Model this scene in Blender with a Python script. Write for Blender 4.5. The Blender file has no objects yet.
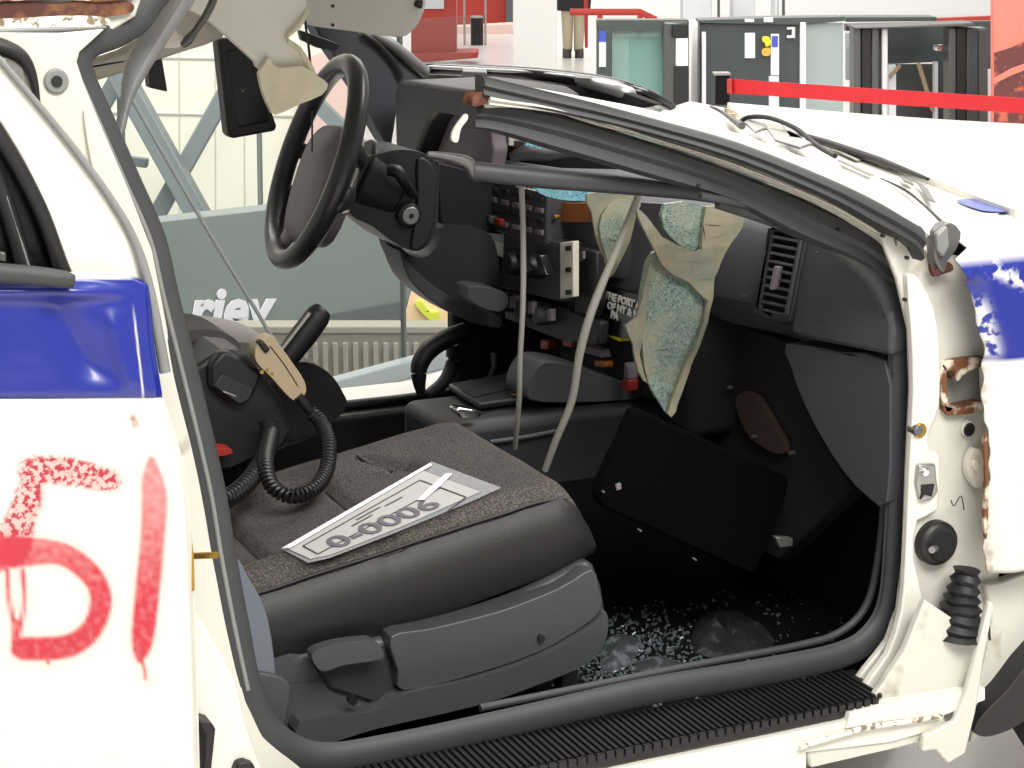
import bpy, bmesh, math, random
from mathutils import Vector, Matrix, noise
from mathutils.geometry import tessellate_polygon
random.seed(7)
S = bpy.context.scene
COL = S.collection
V = Vector
# ------------------------------------------------------------------ camera
FPX = 1950.0; YAW = math.radians(25); PIT = math.radians(14)
CAM = V((-1.14, -2.28, 1.55))
FW = V((math.sin(YAW)*math.cos(PIT), math.cos(YAW)*math.cos(PIT), -math.sin(PIT)))
RT = V((math.cos(YAW), -math.sin(YAW), 0)); UP = RT.cross(FW)
FH = V((math.sin(YAW), math.cos(YAW), 0))
cd = bpy.data.cameras.new('camera'); cam = bpy.data.objects.new('camera', cd); COL.objects.link(cam)
cd.sensor_width = 36; cd.lens = FPX/1024*36; cd.clip_start = 0.05; cd.clip_end = 200
m = Matrix.Identity(4)
for i in range(3):
    m[i][0] = RT[i]; m[i][1] = UP[i]; m[i][2] = -FW[i]; m[i][3] = CAM[i]
cam.matrix_world = m
S.camera = cam
# ------------------------------------------------------------------ world, lights, exposure
w = bpy.data.worlds.new('hall_light'); S.world = w; w.use_nodes = True
w.node_tree.nodes['Background'].inputs[0].default_value = (1.0, 0.985, 0.95, 1)
w.node_tree.nodes['Background'].inputs[1].default_value = 0.46
def area(name, loc, target, size, sy, power, col=(1, .97, .92)):
    l = bpy.data.lights.new(name, 'AREA'); l.shape = 'RECTANGLE'; l.size = size; l.size_y = sy; l.energy = power; l.color = col
    o = bpy.data.objects.new(name, l); COL.objects.link(o); o.location = loc
    o.rotation_euler = (V(target)-V(loc)).to_track_quat('-Z', 'Y').to_euler()
    return o
area('hall_ceiling_light_front', (-0.2, -3.3, 4.4), (0.1, 0.1, 0.7), 3.2, 1.8, 330)
area('hall_ceiling_light_over_hood', (2.6, 1.2, 4.8), (1.6, 1.0, 0.9), 2.6, 2.6, 210)
area('hall_ceiling_light_rear', (-0.6, 5.6, 6.5), (0.6, 8.6, 0.4), 5.0, 3.5, 620)
area('far_hall_fill_light', (9.0, 17.0, 7.5), (8.5, 16.5, 0), 9.0, 7.0, 560)  # added fill lamp that brightens the far hall in place of sunlight
S.view_settings.view_transform = 'Standard'; S.view_settings.look = 'None'
S.view_settings.gamma = 1; S.view_settings.use_curve_mapping = False
S.view_settings.exposure = 0.35
# ------------------------------------------------------------------ pixel rays -> points on real planes of the car and the hall
def ray(x, y): return FW + RT*((x-512)/FPX) - UP*((y-384)/FPX)
def PY(x, y, c): d = ray(x, y); return CAM + d*((c-CAM.y)/d.y)
def PX(x, y, c): d = ray(x, y); return CAM + d*((c-CAM.x)/d.x)
def PZ(x, y, c): d = ray(x, y); return CAM + d*((c-CAM.z)/d.z)
def PN(x, y, p0, n): d = ray(x, y); return CAM + d*((p0-CAM).dot(n)/d.dot(n))
def PH(x, y, c): d = ray(x, y); return CAM + d*(c/d.dot(FH))          # at a horizontal distance c from the viewpoint
def proj(p): v = p-CAM; z = v.dot(FW); return 512+FPX*v.dot(RT)/z, 384-FPX*v.dot(UP)/z
# ------------------------------------------------------------------ materials
def lin(r, g, b): return tuple(((c/255)/12.92 if c/255 <= .04045 else ((c/255+.055)/1.055)**2.4) for c in (r, g, b)) + (1,)
MATS = {}
def mk(name, col, rough=.5, metal=0, var=None, bump=None, coat=0, spec=None, alpha=1, trans=0, emit=0, col2=None, thr=None):
    """col sRGB 0-255; var=(scale, amount) darkens by noise; col2/thr=(scale, low, high) mixes a second colour by noise; bump=(scale, strength)"""
    mt = bpy.data.materials.new(name); mt.use_nodes = True
    nt = mt.node_tree; b = nt.nodes['Principled BSDF']; N = nt.nodes.new; L = nt.links.new
    c = lin(*col)
    b.inputs['Base Color'].default_value = c; b.inputs['Roughness'].default_value = rough; b.inputs['Metallic'].default_value = metal
    if coat: b.inputs['Coat Weight'].default_value = coat; b.inputs['Coat Roughness'].default_value = .08
    if spec is not None: b.inputs['Specular IOR Level'].default_value = spec
    if alpha < 1: b.inputs['Alpha'].default_value = alpha
    if trans: b.inputs['Transmission Weight'].default_value = trans
    if emit: b.inputs['Emission Color'].default_value = c; b.inputs['Emission Strength'].default_value = emit
    tc = N('ShaderNodeNewGeometry') if (var or bump or thr) else None
    src = None
    if var:
        n = N('ShaderNodeTexNoise'); n.inputs['Scale'].default_value = var[0]; n.inputs['Detail'].default_value = 5
        L(tc.outputs['Position'], n.inputs['Vector'])
        mx = N('ShaderNodeMix'); mx.data_type = 'RGBA'
        mx.inputs[6].default_value = tuple(x*(1-var[1]) for x in c[:3])+(1,); mx.inputs[7].default_value = tuple(min(1, x*(1+var[1])) for x in c[:3])+(1,)
        L(n.outputs['Fac'], mx.inputs[0]); src = mx.outputs[2]
    if thr:
        n = N('ShaderNodeTexNoise'); n.inputs['Scale'].default_value = thr[0]; n.inputs['Detail'].default_value = 6
        L(tc.outputs['Position'], n.inputs['Vector'])
        mr = N('ShaderNodeMapRange'); mr.inputs[1].default_value = thr[1]; mr.inputs[2].default_value = thr[2]
        L(n.outputs['Fac'], mr.inputs[0])
        mx = N('ShaderNodeMix'); mx.data_type = 'RGBA'
        if src: L(src, mx.inputs[6])
        else: mx.inputs[6].default_value = c
        mx.inputs[7].default_value = lin(*col2); L(mr.outputs[0], mx.inputs[0]); src = mx.outputs[2]
    if src: L(src, b.inputs['Base Color'])
    if bump:
        n = N('ShaderNodeTexNoise'); n.inputs['Scale'].default_value = bump[0]; n.inputs['Detail'].default_value = 3
        L(tc.outputs['Position'], n.inputs['Vector'])
        bp = N('ShaderNodeBump'); bp.inputs['Strength'].default_value = bump[1]; bp.inputs['Distance'].default_value = .002
        L(n.outputs['Fac'], bp.inputs['Height']); L(bp.outputs['Normal'], b.inputs['Normal'])
    MATS[name] = mt
    return mt
def attr_mix(mt, attr, col, speck=None):
    """lay paint of colour col over a material where the mesh attribute attr says so; speck=(scale,amount) breaks it up"""
    nt = mt.node_tree; b = nt.nodes['Principled BSDF']; N = nt.nodes.new; L = nt.links.new
    a = N('ShaderNodeAttribute'); a.attribute_name = attr
    mx = N('ShaderNodeMix'); mx.data_type = 'RGBA'
    s = b.inputs['Base Color']
    if s.is_linked: L(s.links[0].from_socket, mx.inputs[6])
    else: mx.inputs[6].default_value = s.default_value
    mx.inputs[7].default_value = lin(*col); f = a.outputs['Fac']
    if speck:
        g = N('ShaderNodeNewGeometry'); n = N('ShaderNodeTexNoise'); n.inputs['Scale'].default_value = speck[0]; n.inputs['Detail'].default_value = 4
        L(g.outputs['Position'], n.inputs['Vector'])
        mr = N('ShaderNodeMapRange'); mr.inputs[1].default_value = speck[1]; mr.inputs[2].default_value = speck[2]; L(n.outputs['Fac'], mr.inputs[0])
        mu = N('ShaderNodeMath'); mu.operation = 'MULTIPLY'; L(f, mu.inputs[0]); L(mr.outputs[0], mu.inputs[1]); f = mu.outputs[0]
    L(f, mx.inputs[0]); L(mx.outputs[2], s)
WHITE = mk('white_car_paint', (212, 210, 200), .32, coat=.35, var=(9, .04))
attr_mix(WHITE, 'blue', (22, 36, 128))
attr_mix(WHITE, 'speck_red', (150, 28, 52), (150, .46, .56))
attr_mix(WHITE, 'red', (178, 24, 46))
attr_mix(WHITE, 'chip', (228, 228, 222), (60, .45, .52))
attr_mix(WHITE, 'rust', (112, 74, 38), (70, .42, .6))
WHITE2 = mk('white_pillar_paint', (196, 194, 184), .38, coat=.2, col2=(150, 140, 118), thr=(16, .62, .78))
RUST = mk('rusty_metal', (104, 66, 40), .85, col2=(205, 196, 176), thr=(38, .5, .62), bump=(120, .6))
RUST2 = mk('dark_rust', (74, 40, 34), .85, col2=(120, 80, 48), thr=(45, .45, .65), bump=(120, .6))
FLAKE = mk('flaking_paint', (222, 218, 206), .6, col2=(120, 104, 84), thr=(90, .52, .6), bump=(80, .8))
RUBBER = mk('grey_door_rubber', (50, 52, 53), .6, var=(18, .2), bump=(200, .1))
RUBBERL = mk('light_grey_strip', (120, 122, 120), .35, var=(14, .15))
PILLARG = mk('grey_pillar_rubber', (52, 53, 55), .55, var=(10, .22))
BLACK = mk('black_plastic', (19, 19, 21), .5, var=(30, .2))
BLACKG = mk('black_gloss', (12, 12, 14), .22)
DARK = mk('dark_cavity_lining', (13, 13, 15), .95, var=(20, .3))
CARPET = mk('dark_carpet', (11, 11, 12), 1.0, var=(60, .5), bump=(400, .6), spec=.1)
DASH = mk('dash_vinyl', (66, 66, 72), .55, var=(14, .08), bump=(420, .25))
DASHD = mk('dark_dash_vinyl', (37, 37, 40), .55, var=(14, .12), bump=(420, .2))
DASHP = mk('dusty_purple_plastic', (112, 103, 108), .7, var=(20, .25))
PLAST = mk('grey_seat_plastic', (58, 61, 62), .42, var=(9, .07), bump=(520, .2))
LEATH = mk('leatherette', (22, 21, 21), .58, var=(20, .14), bump=(260, .25))
STRAPM = mk('blue_grey_strap', (92, 97, 108), .5)
BEIGE = mk('tan_plastic', (164, 147, 120), .45, var=(20, .06))
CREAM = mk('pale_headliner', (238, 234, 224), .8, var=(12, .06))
FOAM = mk('torn_foam', (232, 224, 198), .95, var=(40, .16), bump=(90, .8))
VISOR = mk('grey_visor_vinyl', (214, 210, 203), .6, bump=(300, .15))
STEEL = mk('bare_metal', (168, 168, 166), .35, .8)
STEELD = mk('dull_metal', (106, 106, 104), .45, .6)
BRASS = mk('brass_zinc', (170, 140, 70), .35, .9)
CHROME = mk('chrome', (220, 220, 220), .15, 1)
REDP = mk('red_plastic', (140, 34, 28), .5)
ORANGE = mk('amber_brown_plastic', (140, 82, 28), .45)
LABELW = mk('off_white_label', (205, 200, 186), .6, var=(80, .1))
CORDM = mk('pale_grey_wire', (128, 128, 119), .6)
TEXTW = mk('white_lettering', (225, 225, 220), .6)
TEXTK = mk('dark_print', (52, 52, 56), .6)
GREYB = mk('grey_box_metal', (62, 62, 64), .5, var=(24, .15))
BROWNF = mk('brown_fibre', (58, 42, 34), .95, var=(30, .3))
# seat fabric: fine two-tone weave
FAB = mk('woven_seat_fabric', (82, 77, 74), .95, spec=.15)
nt = FAB.node_tree; b = nt.nodes['Principled BSDF']; g = nt.nodes.new('ShaderNodeNewGeometry')
ck = nt.nodes.new('ShaderNodeTexVoronoi'); ck.inputs['Scale'].default_value = 420; nt.links.new(g.outputs['Position'], ck.inputs['Vector'])
cr = nt.nodes.new('ShaderNodeValToRGB'); cr.color_ramp.elements[0].position = .1; cr.color_ramp.elements[1].position = .7
cr.color_ramp.elements[0].color = lin(90, 86, 84); cr.color_ramp.elements[1].color = lin(54, 51, 50)
nt.links.new(ck.outputs['Distance'], cr.inputs[0]); nt.links.new(cr.outputs[0], b.inputs['Base Color'])
bp = nt.nodes.new('ShaderNodeBump'); bp.inputs['Strength'].default_value = .5; bp.inputs['Distance'].default_value = .002; bp.invert = True
nt.links.new(ck.outputs['Distance'], bp.inputs['Height']); nt.links.new(bp.outputs[0], b.inputs['Normal'])
FABL = mk('worn_light_weave', (124, 120, 112), .95, spec=.15)
nt = FABL.node_tree; b = nt.nodes['Principled BSDF']; g = nt.nodes.new('ShaderNodeNewGeometry')
ck = nt.nodes.new('ShaderNodeTexVoronoi'); ck.inputs['Scale'].default_value = 300; nt.links.new(g.outputs['Position'], ck.inputs['Vector'])
cr = nt.nodes.new('ShaderNodeValToRGB'); cr.color_ramp.elements[0].position = .15; cr.color_ramp.elements[1].position = .55
cr.color_ramp.elements[0].color = lin(102, 98, 92); cr.color_ramp.elements[1].color = lin(60, 57, 54)
nt.links.new(ck.outputs['Distance'], cr.inputs[0]); nt.links.new(cr.outputs[0], b.inputs['Base Color'])
# shattered laminated glass: voronoi cells
def crackle(name, base, edge, scale, film, alpha=1.0):
    mt = mk(name, base, .3); nt = mt.node_tree; b = nt.nodes['Principled BSDF']; N = nt.nodes.new; L = nt.links.new
    g = N('ShaderNodeNewGeometry'); vo = N('ShaderNodeTexVoronoi'); vo.feature = 'DISTANCE_TO_EDGE'; vo.inputs['Scale'].default_value = scale
    L(g.outputs['Position'], vo.inputs['Vector'])
    vc = N('ShaderNodeTexVoronoi'); vc.inputs['Scale'].default_value = scale; L(g.outputs['Position'], vc.inputs['Vector'])
    mr = N('ShaderNodeMapRange'); mr.inputs[1].default_value = .02; mr.inputs[2].default_value = .12; L(vo.outputs['Distance'], mr.inputs[0])
    hv = N('ShaderNodeSeparateColor'); L(vc.outputs['Color'], hv.inputs[0])
    m1 = N('ShaderNodeMix'); m1.data_type = 'RGBA'; m1.inputs[6].default_value = tuple(x*.5 for x in lin(*base)[:3])+(1,); m1.inputs[7].default_value = tuple(min(1, x*1.35) for x in lin(*base)[:3])+(1,)
    L(hv.outputs[0], m1.inputs[0])
    m2 = N('ShaderNodeMix'); m2.data_type = 'RGBA'; m2.inputs[6].default_value = lin(*edge); L(mr.outputs[0], m2.inputs[0]); L(m1.outputs[2], m2.inputs[7])
    no = N('ShaderNodeTexNoise'); no.inputs['Scale'].default_value = 14; no.inputs['Detail'].default_value = 4; L(g.outputs['Position'], no.inputs['Vector'])
    mf = N('ShaderNodeMapRange'); mf.inputs[1].default_value = .44; mf.inputs[2].default_value = .68; L(no.outputs['Fac'], mf.inputs[0])
    m3 = N('ShaderNodeMix'); m3.data_type = 'RGBA'; L(mf.outputs[0], m3.inputs[0]); L(m2.outputs[2], m3.inputs[6]); m3.inputs[7].default_value = lin(*film)
    L(m3.outputs[2], b.inputs['Base Color'])
    bp = N('ShaderNodeBump'); bp.inputs['Strength'].default_value = .9; bp.inputs['Distance'].default_value = .004
    L(hv.outputs[1], bp.inputs['Height']); L(bp.outputs[0], b.inputs['Normal'])
    b.inputs['Alpha'].default_value = alpha
    return mt
GLASSC = crackle('shattered_teal_glass', (92, 110, 102), (134, 152, 142), 230, (136, 134, 112))
GLASSB = crackle('shattered_blue_glass', (60, 130, 155), (150, 200, 215), 180, (130, 175, 180))
FILM = mk('dusty_glass_film', (134, 128, 108), .4, alpha=.84, col2=(112, 116, 102), thr=(26, .45, .65), bump=(60, .7))
SLEEVE = mk('clear_plastic_sleeve', (200, 204, 206), .1, alpha=.26)
PANE = mk('clear_pane', (90, 104, 102), .05, alpha=.10)
# ------------------------------------------------------------------ mesh helpers
WL = {}
def reg(o, loc, parent):
    WL[o.name] = loc.copy()
    o.location = loc
    if parent is not None:
        o.parent = parent; o.matrix_parent_inverse = Matrix.Translation(WL[parent.name]).inverted()
    return o
def obj(name, bm, mt, parent=None, smooth=30, bevel=0, seg=2, solid=0, sub=0):
    bmesh.ops.remove_doubles(bm, verts=bm.verts, dist=1e-5)
    bmesh.ops.recalc_face_normals(bm, faces=bm.faces)
    xs = [v.co.x for v in bm.verts]; ys = [v.co.y for v in bm.verts]; zs = [v.co.z for v in bm.verts]
    c = V(((min(xs)+max(xs))/2, (min(ys)+max(ys))/2, min(zs)))
    bmesh.ops.translate(bm, verts=bm.verts, vec=-c)
    me = bpy.data.meshes.new(name); bm.to_mesh(me); bm.free()
    if smooth:
        for p in me.polygons: p.use_smooth = True
        me.set_sharp_from_angle(angle=math.radians(smooth))
    for x in (mt if isinstance(mt, (list, tuple)) else [mt]): me.materials.append(x)
    o = bpy.data.objects.new(name, me); COL.objects.link(o)
    reg(o, c, parent)
    if solid:
        md = o.modifiers.new('thickness', 'SOLIDIFY'); md.thickness = solid; md.offset = 0
    if bevel:
        md = o.modifiers.new('bevel', 'BEVEL'); md.width = bevel; md.segments = seg; md.limit_method = 'ANGLE'; md.angle_limit = math.radians(40)
    if sub:
        md = o.modifiers.new('subdivision', 'SUBSURF'); md.levels = sub; md.render_levels = sub
    return o
def empty(name, loc, parent=None):
    o = bpy.data.objects.new(name, None); COL.objects.link(o); o.empty_display_size = .1
    return reg(o, V(loc), parent)
def tag(o, label, cat, group=None, kind=None):
    o['label'] = label; o['category'] = cat
    if group: o['group'] = group
    if kind: o['kind'] = kind
    return o
def struct(o, label=None, cat=None):
    o['kind'] = 'structure'
    if label: o['label'] = label
    if cat: o['category'] = cat
    return o
def cr(pts, n=6, closed=False):
    """Catmull-Rom through a polyline of tuples or Vectors"""
    P = [V(p) if len(p) == 3 else V((p[0], p[1], 0)) for p in pts]; out = []; k = len(P)
    rng = range(k) if closed else range(k-1)
    for i in rng:
        if closed: a, b_, c, d = P[(i-1) % k], P[i], P[(i+1) % k], P[(i+2) % k]
        else: a, b_, c, d = P[max(i-1, 0)], P[i], P[i+1], P[min(i+2, k-1)]
        for j in range(n):
            t = j/n
            out.append(.5*((2*b_)+(c-a)*t+(2*a-5*b_+4*c-d)*t*t+(3*b_-a-3*c+d)*t**3))
    if not closed: out.append(P[-1].copy())
    return out
def cr2(pts, n=6, closed=False): return [(p.x, p.y) for p in cr([(a, b_, 0) for a, b_ in pts], n, closed)]
def slab_bm(outer, depth, holes=(), bm=None):
    """prism: polygon (with holes) pushed along the vector depth"""
    bm = bm or bmesh.new(); loops = [list(outer)]+[list(h) for h in holes]
    tris = tessellate_polygon([[p for p in l] for l in loops]); flat = [p for l in loops for p in l]; depth = V(depth)
    A = [bm.verts.new(p) for p in flat]; B = [bm.verts.new(p+depth) for p in flat]
    for t in tris:
        try:
            bm.faces.new([A[i] for i in t]); bm.faces.new([B[i] for i in reversed(t)])
        except ValueError: pass
    k = 0
    for l in loops:
        n = len(l)
        for i in range(n):
            a, c = k+i, k+(i+1) % n
            try: bm.faces.new([A[a], A[c], B[c], B[a]])
            except ValueError: pass
        k += n
    return bm
def slab(name, outer, depth, mt, parent=None, bevel=.003, holes=(), smooth=30, seg=2):
    return obj(name, slab_bm(outer, depth, holes), mt, parent, smooth, bevel, seg)
def fy(name, px, y, t, mt, parent=None, bevel=.003, holes=(), sm=0, seg=2):
    """outline on the plane y, pushed t away from the open side"""
    q = cr2(px, sm, True) if sm else px
    return slab(name, [PY(a, b_, y) for a, b_ in q], (0, t, 0), mt, parent, bevel, [[PY(a, b_, y) for a, b_ in h] for h in holes], seg=seg)
def fx(name, px, x, t, mt, parent=None, bevel=.003, holes=(), sm=0, seg=2):
    q = cr2(px, sm, True) if sm else px
    return slab(name, [PX(a, b_, x) for a, b_ in q], (t, 0, 0), mt, parent, bevel, [[PX(a, b_, x) for a, b_ in h] for h in holes], seg=seg)
def fh(name, px, d, t, mt, parent=None, bevel=0.0, sm=0, smooth=30):
    """upright outline facing the viewer at a hall distance d, t thick"""
    q = cr2(px, sm, True) if sm else px
    return slab(name, [PH(a, b_, d) for a, b_ in q], FH*t, mt, parent, bevel, smooth=smooth)
def tube_bm(pts, r, n=10, up=V((0, 0, 1)), prof=None, bm=None, cap=True):
    """sweep; r a number, list, or list of (a,b) half axes; prof: list of unit (u,v); u sideways to up, v along up"""
    bm = bm or bmesh.new(); k = len(pts); rings = []
    prof = prof or [(math.cos(2*math.pi*i/n), math.sin(2*math.pi*i/n)) for i in range(n)]
    for i, p in enumerate(pts):
        t = (pts[min(i+1, k-1)]-pts[max(i-1, 0)]).normalized()
        s = t.cross(up)
        if s.length < 1e-4: s = t.cross(V((1, 0, 0)))
        s.normalize(); u = s.cross(t).normalized()
        ri = r[i] if isinstance(r, list) else r
        a, b_ = ri if isinstance(ri, (tuple, list)) else (ri, ri)
        rings.append([bm.verts.new(p+s*(a*c)+u*(b_*d)) for c, d in prof])
    q = len(prof)
    for i in range(k-1):
        for j in range(q):
            bm.faces.new([rings[i][j], rings[i][(j+1) % q], rings[i+1][(j+1) % q], rings[i+1][j]])
    if cap:
        bm.faces.new(rings[0][::-1]); bm.faces.new(rings[-1])
    return bm
def tube(name, pts, r, mt, parent=None, sm=5, n=10, up=V((0, 0, 1)), prof=None, smooth=60, bevel=0):
    if sm:
        pts2 = cr(pts, sm)
        if isinstance(r, list):
            rr = []
            for i in range(len(pts)-1):
                for j in range(sm):
                    t = j/sm; A, B = r[i], r[i+1]
                    if isinstance(A, tuple): rr.append((A[0]*(1-t)+B[0]*t, A[1]*(1-t)+B[1]*t))
                    else: rr.append(A*(1-t)+B*t)
            rr.append(r[-1]); r = rr
        pts = pts2
    return obj(name, tube_bm([V(p) for p in pts], r, n, up, prof), mt, parent, smooth, bevel)
def box_bm(c, s, rot=None, bm=None):
    bm = bm or bmesh.new(); c = V(c); vs = []
    for dx in (-.5, .5):
        for dy in (-.5, .5):
            for dz in (-.5, .5):
                q = V((dx*s[0], dy*s[1], dz*s[2]))
                if rot is not None: q = rot @ q
                vs.append(bm.verts.new(c+q))
    for f in ((0, 1, 3, 2), (4, 6, 7, 5), (0, 4, 5, 1), (2, 3, 7, 6), (0, 2, 6, 4), (1, 5, 7, 3)): bm.faces.new([vs[i] for i in f])
    return bm
def box(name, c, s, mt, parent=None, rot=None, bevel=.003, seg=2): return obj(name, box_bm(c, s, rot), mt, parent, 30, bevel, seg)
RH = Matrix((RT, FH, (0, 0, 1))).transposed()          # hall frame: x along the picture's right, y away
def cyl_bm(p0, p1, r0, r1=None, n=16, bm=None): return tube_bm([V(p0), V(p1)], [r0, r0 if r1 is None else r1], n, V((0.13, .31, .9)), bm=bm)
def cyl(name, p0, p1, r0, mt, parent=None, r1=None, n=16, bevel=0): return obj(name, cyl_bm(p0, p1, r0, r1, n), mt, parent, 40, bevel)
def grid(name, rows, mt, parent=None, attrs=None, solid=0, smooth=60, bevel=0):
    """rows of points -> surface; attrs {name: [[value]]} become point attributes"""
    bm = bmesh.new()
    for k in (attrs or {}): bm.verts.layers.float.new(k)
    lay = {k: bm.verts.layers.float[k] for k in (attrs or {})}
    R = [[bm.verts.new(p) for p in r] for r in rows]
    for k, vals in (attrs or {}).items():
        for rr, vv in zip(R, vals):
            for v, x in zip(rr, vv): v[lay[k]] = x
    for i in range(len(R)-1):
        for j in range(len(R[0])-1):
            bm.faces.new([R[i][j], R[i][j+1], R[i+1][j+1], R[i+1][j]])
    return obj(name, bm, mt, parent, smooth, bevel, solid=solid)
def loft(name, rings, mt, parent=None, cap=True, smooth=45, bevel=0, sub=0):
    bm = bmesh.new(); R = [[bm.verts.new(p) for p in r] for r in rings]; q = len(R[0])
    for i in range(len(R)-1):
        for j in range(q): bm.faces.new([R[i][j], R[i][(j+1) % q], R[i+1][(j+1) % q], R[i+1][j]])
    if cap: bm.faces.new(R[0][::-1]); bm.faces.new(R[-1])
    return obj(name, bm, mt, parent, smooth, bevel, sub=sub)
def interp(tab, x):
    if x <= tab[0][0]: return tab[0][1]
    for (a, b_), (c, d) in zip(tab, tab[1:]):
        if x <= c: return b_+(d-b_)*(x-a)/(c-a)
    return tab[-1][1]
def dist_poly(x, y, poly):
    best = 1e9
    for (ax, ay, aw), (bx, by, bw) in zip(poly, poly[1:]):
        dx, dy = bx-ax, by-ay; l = dx*dx+dy*dy or 1e-9
        t = max(0, min(1, ((x-ax)*dx+(y-ay)*dy)/l)); d = math.hypot(x-ax-t*dx, y-ay-t*dy)-(aw+(bw-aw)*t)
        best = min(best, d)
    return best
def ss(a, b_, x):
    t = max(0, min(1, (x-a)/(b_-a))); return t*t*(3-2*t)
def text(name, body, size, mt, mat4, parent=None, shear=0, bold=0, depth=.0006):
    c = bpy.data.curves.new(name, 'FONT'); c.body = body; c.size = size; c.shear = shear; c.offset = bold; c.extrude = depth
    c.align_x = 'LEFT'; c.resolution_u = 3
    o = bpy.data.objects.new(name+'_src', c); COL.objects.link(o)
    dg = bpy.context.evaluated_depsgraph_get(); me = bpy.data.meshes.new_from_object(o.evaluated_get(dg))
    bpy.data.objects.remove(o); me.transform(mat4)
    bm = bmesh.new(); bm.from_mesh(me); bpy.data.meshes.remove(me)
    return obj(name, bm, mt, parent, 0)
def frame4(o, xa, ya):
    """matrix with columns x axis, y axis (not forced square) at point o"""
    n = xa.cross(ya).normalized(); M = Matrix.Identity(4)
    for i in range(3): M[i][0] = xa[i]; M[i][1] = ya[i]; M[i][2] = n[i]; M[i][3] = o[i]
    return M
# ================================================================== the hall
def HF(l, d, z): return V((CAM.x, CAM.y, 0)) + RT*l + FH*d + V((0, 0, z))
HFLOOR = mk('polished_hall_floor', (214, 209, 206), .28, var=(1.5, .05), coat=.2)
HWALL = mk('cream_hall_wall', (238, 238, 222), .8)
HGREEN = mk('dark_green_grey_frame', (62, 72, 68), .4)
GATEK = mk('charcoal_gate_panel', (58, 64, 66), .35, var=(6, .2))
GATEG = mk('gunmetal_gate_post', (84, 86, 84), .35, .3)
GLT = mk('teal_tinted_glass', (128, 164, 156), .08, alpha=.72)
GLP = mk('pale_grey_glass', (158, 174, 172), .08, alpha=.72)
REDW = mk('red_hall_paint', (168, 48, 36), .6)
REDK = mk('red_kiosk_paint', (164, 50, 40), .55, var=(3, .08))
PINK = mk('pink_wall_paint', (226, 196, 188), .8)
BRIGHT = mk('white_column_paint', (246, 246, 244), .6)
PALEG = mk('pale_grey_paint', (196, 200, 202), .6)
TRUSSM = mk('grey_truss_paint', (122, 132, 134), .5, var=(3, .06))
GREYW = mk('grey_green_wall', (124, 134, 132), .45, var=(1.6, .08))
SKIRT = mk('dark_skirt_paint', (84, 92, 93), .6)
CORR = mk('beige_corrugated', (142, 138, 124), .7)
BELT = mk('red_barrier_webbing', (202, 34, 44), .6, bump=(160, .2))
KHAKI = mk('khaki_cloth', (186, 176, 150), .9)
JACKET = mk('dark_jacket_cloth', (46, 40, 44), .9)
SHOE = mk('brown_shoe', (60, 48, 44), .6)
POSTER = mk('mural_salmon_print', (222, 120, 104), .6, var=(6, .12))
POSTERD = mk('mural_dark_print', (96, 48, 44), .6, col2=(186, 92, 72), thr=(14, .54, .64))
PEACH = mk('peach_cloth', (240, 208, 160), .8, var=(8, .12))
NEON = mk('neon_yellow_cloth', (216, 228, 56), .7)
YEL = mk('yellow_sign', (236, 214, 40), .6)
AMBER = mk('amber_sign', (226, 160, 60), .6)
BLUES = mk('blue_sign', (60, 76, 168), .6)
SIGNW = mk('white_sign', (236, 238, 244), .6)
LOW = -1.0
outer = [HF(-9, -4, 0), HF(9, -4, 0), HF(14, 30, 0), HF(-14, 30, 0)]
hole = [HF(-2.4, 3.75, 0), HF(-.12, 6.6, 0), HF(-.12, 11.6, 0), HF(-5, 11.6, 0), HF(-5, 3.75, 0)]
fl = slab('floor', outer, (0, 0, -.3), HFLOOR, None, 0, [hole]); struct(fl)
struct(slab('floor_lower', [HF(-5, 3.75, LOW), HF(-.12, 3.75, LOW), HF(-.12, 11.6, LOW), HF(-5, 11.6, LOW)], (0, 0, -.1), SKIRT, None, 0))
w1 = slab('wall_atrium', [HF(-5, 11.55, LOW), HF(-.95, 11.55, LOW), HF(-.95, 11.55, 4.2), HF(-5, 11.55, 4.2)], FH*.2, HWALL, None, 0); struct(w1)
# joints between the cream wall panels (recessed lines are built as thin proud shadow-gap strips)
JOINT = mk('panel_joint_grey', (206, 208, 194), .8)
for k, a in enumerate((178, 214, 243, 300)):
    fh('panel_joint', [(a, -10), (a+.8, -10), (a+1.5, 215), (a+.7, 215)], 11.54, .012, JOINT, w1)
for k, yy in enumerate((56, 112)):
    fh('panel_joint', [(-100, yy-4), (330, yy+4), (330, yy+5.5), (-100, yy-2.5)], 11.54, .012, JOINT, w1)
struct(slab('wall_far', [HF(-12, 27, 0), HF(14, 27, 0), HF(14, 27, 6), HF(-12, 27, 6)], FH*.2, BRIGHT, None, 0))
# grey wall of the sunken area, with lettering
gp = [(-2.6, 7.76), (-.2, 9.66)]
a, c = HF(*gp[0], 0), HF(*gp[1], 0); gd = (c-a).normalized(); gn = V((-gd.y, gd.x, 0))
gw = slab('wall_sunken', [a+V((0, 0, LOW)), c+V((0, 0, LOW)), c+V((0, 0, .155)), a+V((0, 0, .155))], gn*.15, GREYW, None, .01); struct(gw)
slab('wall_skirt', [a-gn*.02+V((0, 0, LOW)), c-gn*.02+V((0, 0, LOW)), c-gn*.02+V((0, 0, -.36)), a-gn*.02+V((0, 0, -.43))], gn*.02, SKIRT, gw, .003)
o_ = PN(187, 329, a, gn)-gn*.012; x_ = (PN(247, 327, a, gn)-PN(187, 329, a, gn)).normalized()
lab = text('lettering', 'riey', .275, SIGNW, frame4(o_, x_, V((0, 0, 1))), gw, shear=.25, bold=.010, depth=.004)
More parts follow.
